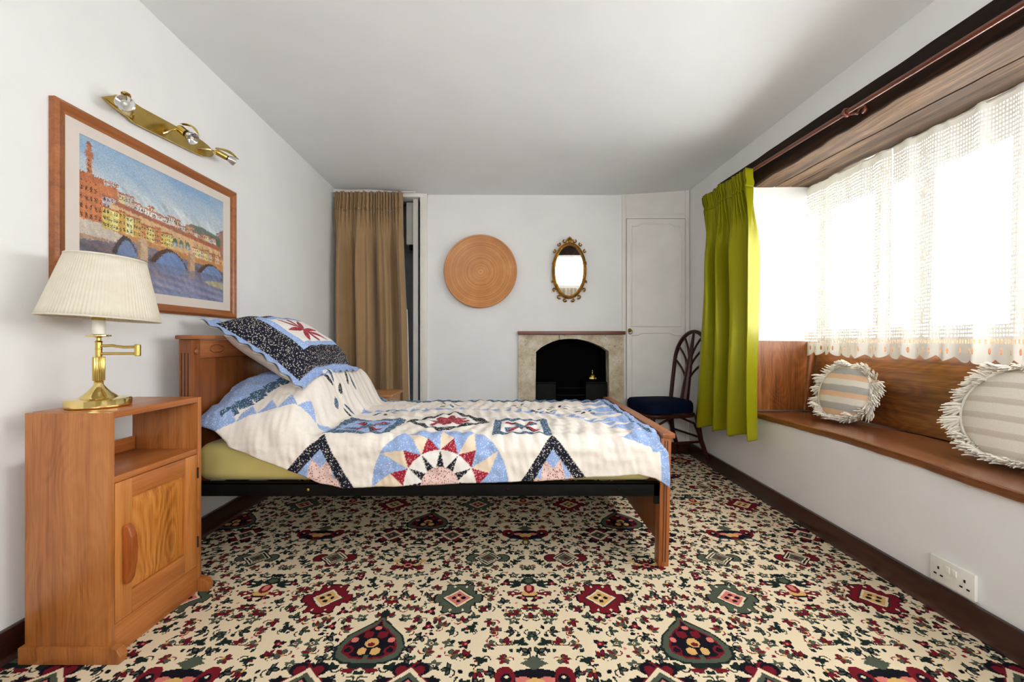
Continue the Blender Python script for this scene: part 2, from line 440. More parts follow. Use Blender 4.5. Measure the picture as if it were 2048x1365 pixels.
def stripe_material(name, stops, base, scale):
    m, nt, b = new_mat(name)
    v = coords(nt); sp = N(nt, 'ShaderNodeSeparateXYZ'); nt.links.new(v, sp.inputs[0])
    nz = math_(nt, 'MULTIPLY', math_(nt, 'SUBTRACT', noise(nt, v, 20, 4), 0.5), 0.12)
    t = math_(nt, 'FRACT', math_(nt, 'ADD', math_(nt, 'DIVIDE', sp.outputs[2], scale), nz))
    r_ = ramp(nt, t, stops)
    g = math_(nt, 'ADD', math_(nt, 'MULTIPLY', noise(nt, v, 260, 3), 0.25), 0.93)
    hs = N(nt, 'ShaderNodeHueSaturation'); nt.links.new(r_, hs.inputs['Color']); nt.links.new(g, hs.inputs['Value'])
    nt.links.new(hs.outputs[0], b.inputs['Base Color']); b.inputs['Roughness'].default_value = 0.9
    bump(nt, b, noise(nt, v, 260, 3), 0.3, 0.002)
    return m
M['stripe_a'] = stripe_material('grey_apricot_stripe', [(0.0, (226, 220, 208)), (0.28, (226, 220, 208)), (0.32, (226, 190, 156)), (0.58, (222, 184, 150)), (0.62, (170, 168, 164)), (0.95, (178, 175, 170)), (1.0, (226, 220, 208))], None, 0.094)
M['stripe_b'] = stripe_material('ecru_pinstripe', [(0.0, (228, 221, 208)), (0.42, (228, 221, 208)), (0.5, (204, 192, 176)), (0.8, (210, 199, 184)), (0.86, (228, 221, 208))], None, 0.058)

# ------------------------------------------------------------------ small raster for woven / printed designs
class Canvas:
    def __init__(s, w, h, sx, sy, bg_):
        s.w, s.h, s.sx, s.sy = w, h, sx, sy           # texels, size in metres
        s.a = np.zeros((h, w) + np.shape(bg_), float); s.a[:] = bg_
        s.X, s.Y = np.meshgrid((np.arange(w) + 0.5) / w * sx, (np.arange(h) + 0.5) / h * sy)
    def poly(s, pts, c, wrap=False):
        P = np.asarray(pts, float); ins = np.zeros(s.X.shape, bool)
        x0, y0 = P.min(0); x1, y1 = P.max(0)
        i0, i1 = max(0, int(x0 / s.sx * s.w) - 1), min(s.w, int(x1 / s.sx * s.w) + 2)
        j0, j1 = max(0, int(y0 / s.sy * s.h) - 1), min(s.h, int(y1 / s.sy * s.h) + 2)
        if i1 <= i0 or j1 <= j0: return
        X = s.X[j0:j1, i0:i1]; Y = s.Y[j0:j1, i0:i1]; ins = np.zeros(X.shape, bool)
        for (ax, ay), (bx, by) in zip(P, np.roll(P, -1, 0)):
            if ay == by: continue
            c_ = ((ay > Y) != (by > Y)) & (X < (bx - ax) * (Y - ay) / (by - ay) + ax)
            ins ^= c_
        s.a[j0:j1, i0:i1][ins] = c
    def ell(s, x, y, rx, ry, c, ang=0.0, n=18):
        ca, sa = math.cos(ang), math.sin(ang)
        s.poly([(x + rx * math.cos(t) * ca - ry * math.sin(t) * sa, y + rx * math.cos(t) * sa + ry * math.sin(t) * ca) for t in [2 * math.pi * k / n for k in range(n)]], c)
    def leaf(s, x, y, l, w, ang, c):
        ca, sa = math.cos(ang), math.sin(ang)
        q = [(0, 0), (0.25, 0.8), (0.55, 1), (0.8, 0.55), (1, 0), (0.8, -0.55), (0.55, -1), (0.25, -0.8)]
        s.poly([(x + l * a * ca - w * b_ * sa, y + l * a * sa + w * b_ * ca) for a, b_ in q], c)
    def line(s, x0, y0, x1, y1, w, c):
        d = math.hypot(x1 - x0, y1 - y0) or 1e-9; nx, ny = -(y1 - y0) / d * w / 2, (x1 - x0) / d * w / 2
        s.poly([(x0 + nx, y0 + ny), (x1 + nx, y1 + ny), (x1 - nx, y1 - ny), (x0 - nx, y0 - ny)], c)
    def rect(s, x0, y0, x1, y1, c): s.poly([(x0, y0), (x1, y0), (x1, y1), (x0, y1)], c)

# ------------------------------------------------------------------ floor: woven carpet
CREAM, DKG, GRG, RED, PINK, GOLD, INK, MED, MEDC, BLUE = range(10)
PAL = {CREAM: (227, 210, 178), DKG: (30, 42, 38), GRG: (80, 88, 73), RED: (114, 28, 38), PINK: (208, 120, 108), GOLD: (212, 168, 104), INK: (24, 24, 32), BLUE: (74, 90, 98)}
def carpet_tile():
    hw, hy = 0.505, 0.9
    c = Canvas(148, 264, hw, hy, CREAM)
    rr = random.Random(21)
    def wrapdraw(f, y):
        for dy in (-hy, 0, hy): f(y + dy)
    # leafy ground
    spots = []
    blocks = [(0.505, 0.165, 0.115), (0.358, 0.0, 0.065), (0.358, 0.9, 0.065), (0.262, 0.39, 0.098), (0.0, 0.45, 0.06), (0.505, 0.62, 0.05), (0.17, 0.68, 0.07), (0, 0.9, 0.10), (0, 0.0, 0.10)]
    tries = 0
    while tries < 9000 and len(spots) < 200:
        tries += 1
        x, y = rr.uniform(0.0, hw), rr.uniform(0, hy)
        if any(math.hypot(x - bx, y - by) < br for bx, by, br in blocks): continue
        if any(math.hypot(x - a, min(abs(y - b_), hy - abs(y - b_))) < 0.0435 for a, b_ in spots): continue
        spots.append((x, y))
    def curl(x, yy, a, l, col):
        px_, py_ = x, yy
        for q in range(5):
            a += 0.55; nx_, ny_ = px_ + l / 5 * math.cos(a), py_ + l / 5 * math.sin(a)
            c.line(px_, py_, nx_, ny_, 0.0042, col); px_, py_ = nx_, ny_
    for x, y in spots:
        k = rr.random(); a0 = rr.uniform(0, 6.28); fl_ = rr.choice((-1, 1))
        if k < 0.40:      # tulip spray: red buds between grey-green leaves
            def f(yy):
                curl(x, yy, a0 + 2.6, 0.034, RED if k < 0.2 else DKG)
                for da, l, w, col in ((-1.15, 0.027, 0.0095, GRG), (1.0, 0.026, 0.009, GRG if k < 0.3 else DKG), (-0.35, 0.036, 0.0085, RED), (0.4, 0.033, 0.008, RED)):
                    c.leaf(x, yy, l, w, a0 + da, INK if col != RED else (GRG if k < 0.12 else INK))
                    c.leaf(x + 0.004 * math.cos(a0 + da), yy + 0.004 * math.sin(a0 + da), l * 0.84, w * 0.7, a0 + da, col)
                c.ell(x, yy, 0.005, 0.005, GOLD)
        elif k < 0.78:    # dark ivy: three or four pointed leaves on a tendril
            col = DKG if k < 0.6 else INK
            def f(yy):
                curl(x, yy, a0 + 2.9, 0.04, col)
                for da, l, w in ((-1.2, 0.026, 0.0082), (-0.1, 0.032, 0.009), (1.1, 0.027, 0.0082)):
                    c.leaf(x, yy, l, w, a0 + da, col)
                    if k > 0.52: c.leaf(x + 0.006 * math.cos(a0 + da), yy + 0.006 * math.sin(a0 + da), l * 0.6, w * 0.45, a0 + da, GRG)
                c.leaf(x - 0.024 * math.cos(a0), yy - 0.024 * math.sin(a0), 0.02, 0.007, a0 + 2.2 * fl_, col)
        elif k < 0.90:    # grey-green sprig
            def f(yy):
                for da in (0, 1.1, 2.3, 3.6, 4.9): c.leaf(x, yy, 0.025, 0.0075, a0 + da, GRG if da != 2.3 else DKG)
                c.ell(x, yy, 0.007, 0.006, CREAM); c.ell(x, yy, 0.004, 0.0035, RED)
        else:
            def f(yy):
                for da in (0, 2.1, 4.2): c.leaf(x, yy, 0.026, 0.009, a0 + da, INK)
                c.ell(x, yy, 0.012, 0.010, RED); c.ell(x, yy, 0.0045, 0.0045, PINK)
        wrapdraw(f, y)
    for _ in range(180):
        x, y = rr.uniform(0, hw), rr.uniform(0, hy)
        if any(math.hypot(x - bx, y - by) < br for bx, by, br in blocks): continue
        if _ % 3: c.leaf(x, y, 0.018, 0.0055, rr.uniform(0, 6.28), rr.choice([DKG, DKG, INK, GRG, RED]))
        else: c.ell(x, y, 0.005, 0.0045, rr.choice([RED, DKG, INK, PINK]))
    # stepped medallion
    def medallion(x, y, s, stepped=True):
        st = [(1, 0.18), (0.9, 0.3), (0.72, 0.3), (0.72, 0.5), (0.55, 0.5), (0.55, 0.75), (0.62, 0.85), (0.5, 1), (0.3, 0.9), (0.15, 1.0)]
        q = st + [(-a, b_) for a, b_ in reversed(st)] + [(-a, -b_) for a, b_ in st] + [(a, -b_) for a, b_ in reversed(st)]
        c.poly([(x + a * s, y + b_ * s) for a, b_ in q], INK)
        c.poly([(x + a * s * 0.93, y + b_ * s * 0.93) for a, b_ in q], MED)
        for k in (0.66, 0.6): c.poly([(x + s * k, y), (x, y + s * k), (x - s * k, y), (x, y - s * k)], DKG if k > 0.63 else CREAM)
        k = 0.48; c.poly([(x + s * k, y), (x, y + s * k), (x - s * k, y), (x, y - s * k)], MEDC)
        for t in range(4):
            a = t * math.pi / 2; c.ell(x + 0.2 * s * math.cos(a), y + 0.2 * s * math.sin(a), 0.09 * s, 0.09 * s, INK)
        c.ell(x, y, 0.06 * s, 0.06 * s, CREAM)
        for sg in (-1, 1):
            for sx in (-0.25, 0.25): c.leaf(x + sx * s, y + sg * 0.68 * s, 0.18 * s, 0.05 * s, sg * 1.57, CREAM)
    medallion(0.262, 0.39, 0.092)
    # small diamond
    x, y = 0.17, 0.68
    for dx in (-0.062, 0.062):
        c.ell(x + dx, y, 0.034, 0.034, DKG); c.ell(x + dx, y, 0.028, 0.028, MED)
    for dy in (-0.05, 0.05): c.ell(x, y + dy, 0.024, 0.024, MED)
    for k, col in ((0.066, INK), (0.058, CREAM), (0.05, INK), (0.042, CREAM), (0.036, GRG), (0.012, RED)):
        c.poly([(x + k, y), (x, y + k), (x - k, y), (x, y - k)], col)
    # cross diamond near boteh axis
    for yy in (0.0, 0.9):
        x, y = 0.358, yy
        for sx in (-1, 1):
            for sy in (-1, 1):
                c.ell(x + sx * 0.03, y + sy * 0.05, 0.026, 0.024, INK); c.ell(x + sx * 0.026, y + sy * 0.046, 0.017, 0.016, RED)
        for sx in (-1, 1): c.ell(x + sx * 0.062, y, 0.024, 0.02, INK)
        for k, col in ((0.062, RED), (0.055, CREAM), (0.04, GRG), (0.02, INK), (0.01, PINK)):
            c.poly([(x + k, y), (x, y + k), (x - k, y), (x, y - k)], col)
    # boteh (drop), point away from the window wall's near end
    x, y = 0.505, 0.165
    drop = [(0, 0.125), (0.012, 0.09), (0.045, 0.06), (0.08, 0.02), (0.098, -0.025), (0.092, -0.06), (0.06, -0.085), (0.02, -0.09)]
    full = drop + [(-a, b_) for a, b_ in reversed(drop)]
    for k, col in ((1.12, DKG), (1.04, GRG), (0.84, RED), (0.76, INK)):
        c.poly([(x + a * k, y + b_ * k) for a, b_ in full], col)
    for dx, dy, r_, col in ((-0.022, 0.03, 0.017, RED), (-0.058, 0.005, 0.011, PINK), (-0.02, -0.045, 0.015, GOLD), (-0.065, -0.04, 0.018, RED), (-0.065, -0.04, 0.01, INK), (0, 0.062, 0.01, PINK)):
        c.ell(x + dx, y + dy, r_, r_, col)
    c.ell(x, y - 0.008, 0.02, 0.022, GOLD); c.ell(x, y - 0.016, 0.012, 0.01, RED); c.ell(x, y - 0.07, 0.008, 0.012, GRG)
    c.ell(x, y + 0.135, 0.014, 0.02, DKG); c.ell(x - 0.02, y - 0.105, 0.022, 0.008, DKG); c.ell(x - 0.035, y - 0.12, 0.02, 0.008, RED)
    # vase on the A axis
    x, y = 0.0, 0.45
    for dy, rx, ry, col in ((-0.045, 0.03, 0.014, INK), (-0.03, 0.055, 0.01, RED), (-0.03, 0.03, 0.018, GOLD), (0, 0.022, 0.03, RED), (0.004, 0.012, 0.02, PINK), (0.05, 0.03, 0.022, DKG), (0.052, 0.016, 0.014, GRG), (0.09, 0.025, 0.012, INK)):
        c.ell(x, y + dy, rx, ry, col)
    c.ell(0.06, y - 0.03, 0.014, 0.012, RED); c.ell(0.06, y - 0.03, 0.006, 0.005, CREAM)
    for k in range(4): c.leaf(0.03, y + 0.02, 0.05, 0.007, -0.3 + 0.45 * k, DKG)
    # floral spray on the B axis
    x, y = 0.505, 0.62
    for k in range(7): c.leaf(x, y, 0.055, 0.008, math.pi / 2 + k * 0.5, (DKG, RED, INK, GOLD, INK, RED, DKG)[k])
    c.ell(x, y, 0.018, 0.016, PINK); c.ell(x, y, 0.009, 0.008, INK); c.ell(x - 0.055, y + 0.035, 0.016, 0.014, GOLD); c.ell(x - 0.055, y - 0.025, 0.016, 0.014, RED)
    # big palmette on the A axis (wraps)
    for yy in (0.0, 0.9):
        c.ell(0, yy, 0.10, 0.052, INK); c.ell(0.085, yy + 0.02, 0.03, 0.04, RED); c.ell(0.082, yy + 0.012, 0.016, 0.024, INK); c.ell(0.082, yy + 0.02, 0.006, 0.006, CREAM)
        c.ell(0.06, yy - 0.05, 0.028, 0.02, BLUE); c.ell(0.06, yy - 0.05, 0.016, 0.011, CREAM)
        c.poly([(0, yy + 0.105), (0.04, yy + 0.07), (0, yy + 0.045)], GRG); c.ell(0.035, yy + 0.01, 0.02, 0.014, PINK)
        c.ell(0, yy - 0.004, 0.03, 0.02, GOLD); c.ell(0, yy - 0.03, 0.018, 0.014, RED); c.ell(0, yy - 0.075, 0.02, 0.03, GRG); c.ell(0, yy - 0.075, 0.009, 0.015, GOLD)
    return c.a.astype(int)
TILE = carpet_tile()
def carpet_color(X, Y):
    fx = (X - 0.065) / 0.505; cell = np.floor(fx).astype(int); t = fx - cell
    t = np.where(cell % 2 == 0, t, 1 - t)
    fy = ((Y - 1.18) / 0.9) % 1.0
    h, w = TILE.shape
    ind = TILE[np.clip((fy * h).astype(int), 0, h - 1), np.clip((t * w).astype(int), 0, w - 1)]
    even = (cell % 2 == 0)
    table = np.zeros((10, 3))
    for k, v in PAL.items(): table[k] = v
    out = table[ind]
    out = np.where((ind == MED)[..., None], np.where(even[..., None], np.array(PAL[RED]), np.array(PAL[GRG])), out)
    out = np.where((ind == MEDC)[..., None], np.where(even[..., None], np.array(PAL[GOLD]), np.array(PAL[PINK])), out)
    return out
ys = np.concatenate([np.arange(-1.2, 0.9, 0.012), np.arange(0.9, 2.7, 0.0036), np.arange(2.7, 3.66, 0.0065)])
xs = np.concatenate([np.arange(-1.56, 1.58, 0.0036)])
XX, YY = np.meshgrid(xs, ys)
fc = carpet_color((XX[:-1, :-1] + XX[1:, 1:]) / 2, (YY[:-1, :-1] + YY[1:, 1:]) / 2)
o = grid('floor', np.stack([XX, YY, np.zeros_like(XX)], -1), M['carpet'], fcols={'col': linA(fc)}, smooth=False, flip=True)
put(o, 'cream woven carpet with red and dark green floral medallions', kind='structure')

# ------------------------------------------------------------------ room shell
XL, XR, YB, YF = -1.5, 1.5, 3.6, -1.15
def ceil_z(x, y):
    xb = [-1.6, -0.75, 0.9, 1.6]; zb = [2.245, 2.19, 2.186, 2.23]
    xf = [-1.6, 0.0, 0.9, 1.3, 1.6]; zf = [2.325, 2.31, 2.265, 2.205, 2.14]
    t = np.clip((3.6 - y) / 2.0, -0.2, 1.3)
    return np.interp(x, xb, zb) * (1 - t) + np.interp(x, xf, zf) * t
gx = np.linspace(-1.6, 1.6, 41); gy = np.linspace(-1.25, 3.72, 51)
GX, GY = np.meshgrid(gx, gy)
put(grid('ceiling', np.stack([GX, GY, ceil_z(GX, GY)], -1), M['ceiling'], solid=0.0), 'uneven white plaster ceiling', kind='structure')
b_ = MB(); b_.box(-1.65, XL, YF - 0.1, 4.3, -0.02, 2.5)
put(b_.build('wall_left', M['wall'], smooth=False), 'plain white plaster wall behind the bed head', kind='structure')
b_ = MB()
b_.box(-0.775, 0.12, YB, YB + 0.14, -0.02, 2.5); b_.box(0.12, 0.88, YB, YB + 0.14, 0.995, 2.5); b_.box(0.88, 1.66, YB, YB + 0.14, -0.02, 2.5)
b_.box(XL, -0.775, YB, YB + 0.14, 2.178, 2.5)
put(b_.build('wall_back', M['wall'], smooth=False), 'white plaster wall with the fireplace', kind='structure')
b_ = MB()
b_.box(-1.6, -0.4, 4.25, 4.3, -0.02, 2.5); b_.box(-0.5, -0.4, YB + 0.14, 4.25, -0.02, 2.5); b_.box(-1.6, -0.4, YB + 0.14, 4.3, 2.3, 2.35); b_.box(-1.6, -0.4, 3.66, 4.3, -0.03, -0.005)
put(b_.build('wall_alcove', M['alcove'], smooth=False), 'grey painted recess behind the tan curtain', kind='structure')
# right wall with the deep window recess
RY0, RY1 = 0.30, 2.65
b_ = MB()
b_.box(XR, 2.1, RY1, YB + 0.1, -0.02, 2.5, 0.0)
b_.box(XR, 2.1, YF - 0.1, RY0, -0.02, 2.5)
b_.box(XR, 2.1, RY0, RY1, -0.02, 0.49)
b_.box(XR, 2.1, RY0, RY1, 1.975, 2.5)
b_.box(1.99, 2.1, RY0, RY1, 0.49, 0.93)
b_.box(1.85, 2.1, RY0, RY1, 1.90, 1.975)
put(b_.build('wall_right', M['wall'], smooth=False), 'white plaster wall with the deep window recess', kind='structure')
# wall behind the camera with a second window
WX0, WX1, WZ0, WZ1 = -0.5, 1.42, 1.12, 1.70
b_ = MB()
b_.box(-1.6, WX0, YF - 0.12, YF, -0.02, 2.5); b_.box(WX1, 1.6, YF - 0.12, YF, -0.02, 2.5)
b_.box(WX0, WX1, YF - 0.12, YF, -0.02, WZ0); b_.box(WX0, WX1, YF - 0.12, YF, WZ1, 2.5)
put(b_.build('wall_front', M['wall'], smooth=False), 'white plaster wall opposite the fireplace', kind='structure')
# baseboards
def baseboard(name, x0, x1, y0, y1, lab, h=0.1):
    b = MB(); b.box(x0, x1, y0, y1, 0, h, 0.004); put(b.build(name, M['skirting']), lab, kind='structure')
baseboard('baseboard_left', XL, XL + 0.018, YF, YB, 'dark brown skirting board along the bed wall')
baseboard('baseboard_right', XR - 0.018, XR, YF, YB, 'dark brown skirting board under the window seat')
baseboard('baseboard_back', -0.70, 0.04, YB - 0.018, YB, 'dark brown skirting board left of the fireplace')
baseboard('baseboard_cupboard', 0.95, 1.48, YB - 0.03, YB, 'dark brown skirting board under the cupboard door', 0.09)
# curtained doorway trim
t = MB(); t.box(-0.775, -0.715, YB - 0.02, YB + 0.15, 0, 2.205, 0.004); t.box(-1.5, -0.715, YB - 0.022, YB + 0.1, 2.165, 2.20, 0.004); t.box(-1.5, -0.725, YB - 0.035, YB, 2.2, 2.222, 0.004)
t.box(-0.845, -0.803, YB + 0.03, YB + 0.08, 0, 2.165, 0.004)
put(t.build('trim_1', M['trim']), 'cream painted frame round the curtained doorway', kind='structure')

# ------------------------------------------------------------------ beam over the window
def beam_mesh():
    ys_ = np.linspace(0.1, 3.06, 150); rng = np.random.RandomState(3)
    def wob(k, amp, f): ph = rng.rand(6) * 6.28; return sum(amp / (i + 1) * np.sin(ys_ * f * (i + 1) * 1.3 + ph[i]) for i in range(5))
    tt = np.clip((ys_ - 1.25) / (2.6 - 1.25), -0.6, 1.4)
    zb = 1.872 + 0.036 * tt; zt = 2.000 + 0.058 * tt
    x0 = 1.482 + wob(0, 0.002, 5); xb = 1.86
    prof = []   # list of (x, z) arrays, going round
    zb_f = zb + wob(1, 0.004, 6)
    crack = 0.012 + 0.010 * np.sin(ys_ * 3.1) ** 2; cx = 1.655 + 0.02 * np.sin(ys_ * 1.7 + 0.5) + wob(2, 0.002, 9)
    cr2 = 0.008 * (np.sin(ys_ * 2.3 + 1) > 0.1); cx2 = 1.745 + 0.008 * np.sin(ys_ * 2.1)
    cham = 0.010 + 0.022 * smooth01(np.sin(ys_ * 1.9 + 2.4) * 0.6 + 0.2) + np.abs(wob(3, 0.003, 14))
    prof += [(xb, zt), (x0 + 0.004, zt), (x0, zt - 0.006), (x0, (zt + zb_f) / 2 + 0.01), (x0, zb_f + cham * 0.8), (x0 + cham * 0.35, zb_f + cham * 0.25), (x0 + cham, zb_f)]
    prof += [(1.58, zb + wob(4, 0.002, 8)), (cx - 0.006, zb), (cx, zb + crack * 1.6), (cx + 0.004, zb), (cx2 - 0.004, zb + 0.001), (cx2, zb + cr2 * 1.6), (cx2 + 0.003, zb + 0.001), (xb, zb + wob(5, 0.003, 7))]
    P = np.zeros((len(prof), len(ys_), 3))
    for i, (x, z) in enumerate(prof): P[i, :, 0] = x; P[i, :, 1] = ys_; P[i, :, 2] = z
    return P
root = thing('lintel_beam', 'massive dark old timber beam spanning above the lace window', 'beam', (1.66, 1.5, 1.88))
P = beam_mesh()
o = grid('beam', P, [M['beam_dark'], M['beam_raw']], root, closed_u=True, flip=True)
me = o.data
mi = np.zeros(len(me.polygons), np.int32); rows = np.repeat(np.arange(P.shape[0]), P.shape[1] - 1)
mi[(rows >= 6) & (rows < P.shape[0] - 1)] = 1
me.polygons.foreach_set('material_index', mi); me.set_sharp_from_angle(angle=math.radians(40))
b_ = MB(); b_.prism([P[i, -1] for i in range(P.shape[0])], (0, 0.002, 0)); b_.build('beam_end', M['beam_dark'], root, False)

# ------------------------------------------------------------------ right window, panes, lace
win = thing('window_1', None, None, (1.98, 1.5, 0.93)); put(win, 'white casement window in the recess behind the lace', kind='structure')
posts = [2.63, 2.12, 1.60, 1.08, 0.56, 0.32]
b_ = MB(); b_.box(1.95, 2.03, RY0, RY1, 0.915, 0.965, 0.004); b_.box(1.95, 2.03, RY0, RY1, 1.855, 1.90, 0.004)
for k, y in enumerate(posts):
    hw = 0.032 if k in (1, 3) else 0.02
    b_.box(1.952, 2.028, y - hw, y + hw, 0.96, 1.86, 0.004)
b_.build('window_frame', M['wframe'], win)
for y0, y1 in zip(posts[1:], posts[:-1]):
    b_ = MB(); b_.box(1.985, 1.989, y0 + 0.02, y1 - 0.02, 0.965, 1.855); b_.build('pane', M['glass'], win, False)
b_ = MB(); b_.box(1.935, 1.95, 1.86, 1.875, 1.25, 1.40, 0.003); b_.tube([(1.945, 1.87, 1.39), (1.92, 1.87, 1.385), (1.918, 1.87, 1.28)], 0.006); b_.build('window_catch', M['wframe'], win)

root = thing('lace_wire', 'thin white wire carrying the lace along the beam', 'curtain wire', (1.845, 1.5, 1.86))
MB().tube([(1.845, RY0, 1.865), (1.845, 1.5, 1.873), (1.845, RY1, 1.90)], 0.005).build('wire', M['white_plastic'], root)
def lace(name, label, y0, y1, seed, z0=0.885):
    n = 220; k = 60
    u = np.linspace(0, 1, n); v = np.linspace(0, 1, k); U, V = np.meshgrid(u, v, indexing='ij')
    rr = np.random.RandomState(seed); ph = rr.rand(6) * 6.28
    Yv = y0 + (y1 - y0) * U
    L = abs(y1 - y0) * 1.5
    fold = sum(np.sin(U * L * f + ph[i]) * a for i, (f, a) in enumerate(((26, 0.010), (41, 0.006), (67, 0.004))))
    ztop = np.interp(Yv, [0.3, 1.25, 2.65], [1.868, 1.878, 1.905])
    hem = z0 - 0.022 * np.abs(np.sin(U * L * math.pi / 0.11)) - 0.006 * np.sin(U * 9 + ph[3])
    Z = hem + (ztop - hem) * V
    X = 1.822 + 0.02 * V + fold * (1.15 - 0.6 * V)
    o = grid(name, np.stack([X, Yv + 0.006 * np.cos(U * L * 30), Z], -1), M['lace'], uv=np.stack([U * L, Z - z0 + 0.02], -1))
    return put(o, label, 'lace curtain', 'lace window curtains')
lace('lace_curtain', 'white lace curtain panel nearest the green curtain', 2.645, 2.06, 1)
lace('lace_curtain', 'wide white lace curtain panel above the ecru cushion', 2.05, 1.27, 2)
lace('lace_curtain', 'white lace curtain panel at the near end of the window seat', 1.26, 0.34, 5)

# ------------------------------------------------------------------ window behind the camera (seen in the wall mirror)
win = thing('window_2', None, None, (0.2, YF, WZ0)); put(win, 'white window opposite the fireplace', kind='structure')
b_ = MB()
for z in (WZ0, WZ1 - 0.04): b_.box(WX0, WX1, YF - 0.09, YF - 0.04, z, z + 0.04, 0.003)
for x in (WX0, 0.12, 0.76, WX1 - 0.04): b_.box(x, x + 0.04, YF - 0.088, YF - 0.042, WZ0 + 0.03, WZ1 - 0.03, 0.003)
b_.build('window_frame', M['wframe'], win)
for x0, x1 in ((WX0 + 0.04, 0.12), (0.16, 0.76), (0.80, WX1 - 0.04)):
    b_ = MB(); b_.box(x0, x1, YF - 0.068, YF - 0.064, WZ0 + 0.04, WZ1 - 0.04); b_.build('pane', M['glass'], win, False)
root = thing('lintel_beam', 'dark timber beam over the window opposite the fireplace', 'beam', (0.2, YF, WZ1))
MB().box(-0.75, 1.5, YF - 0.02, YF + 0.05, WZ1, WZ1 + 0.22, 0.01).build('beam', M['beam_dark'], root)
U, V = np.meshgrid(np.linspace(0, 1, 120), np.linspace(0, 1, 12), indexing='ij')
o = grid('gathered_skirt', np.stack([0.35 + 1.05 * U, YF + 0.06 + 0.02 * np.sin(U * 90) + 0.01 * np.sin(U * 37 + V * 2), 0.1 + 0.98 * V], -1), M['cream_cloth'])
put(o, 'cream gathered cloth below the window opposite the fireplace', 'cloth')

# ------------------------------------------------------------------ window seat
root = thing('window_seat', 'old dark wooden window seat with tall plank back in the recess', 'window seat', (1.66, 1.5, 0.51))
n = 90; ys_ = np.linspace(RY0 + 0.005, RY1 - 0.003, n)
ze = np.interp(ys_, [0.3, 1.25, 1.6, 1.9, 2.3, 2.65], [0.512, 0.510, 0.522, 0.528, 0.520, 0.515])
xe = 1.484 + 0.006 * np.sin(ys_ * 4) + 0.003 * np.sin(ys_ * 17) + 0.0015 * np.sin(ys_ * 53 + 1)
prof = [(1.90 + 0 * ys_, ze), (1.53 + 0 * ys_, ze), (xe + 0.004, ze - 0.001), (xe, ze - 0.005), (xe + 0.003, ze - 0.030), (xe + 0.006, ze - 0.033), (1.90 + 0 * ys_, ze - 0.033)]
P = np.zeros((len(prof), n, 3))
for i, (x, z) in enumerate(prof): P[i, :, 0] = x; P[i, :, 1] = ys_; P[i, :, 2] = z
o = grid('seat_board', P, M['pew_edge'], root, closed_u=True, flip=True); o.data.set_sharp_from_angle(angle=math.radians(32))
b_ = MB(); b_.prism([(1.832, RY0 + 0.005, 0.53), (1.832, RY1 - 0.036, 0.53), (1.882, RY1 - 0.036, 0.96), (1.882, RY0 + 0.005, 0.96)], (0.025, 0, -0.003), 0.003)
b_.build('back_panel', M['pew'], root)
b_ = MB(); b_.prism([(1.502, RY1 - 0.003, 0.522), (1.502, RY1 - 0.003, 0.952), (1.93, RY1 - 0.003, 0.947), (1.90, RY1 - 0.003, 0.522)], (0, -0.03, 0), 0.004)
b_.build('end_panel', M['pew_end'], root)
MB().tube([(1.803, RY1 - 0.03, 0.524), (1.826, RY1 - 0.034, 0.74), (1.848, RY1 - 0.038, 0.948)], [0.010, 0.014, 0.021], 12).build('corner_moulding', M['pew_end'], root)

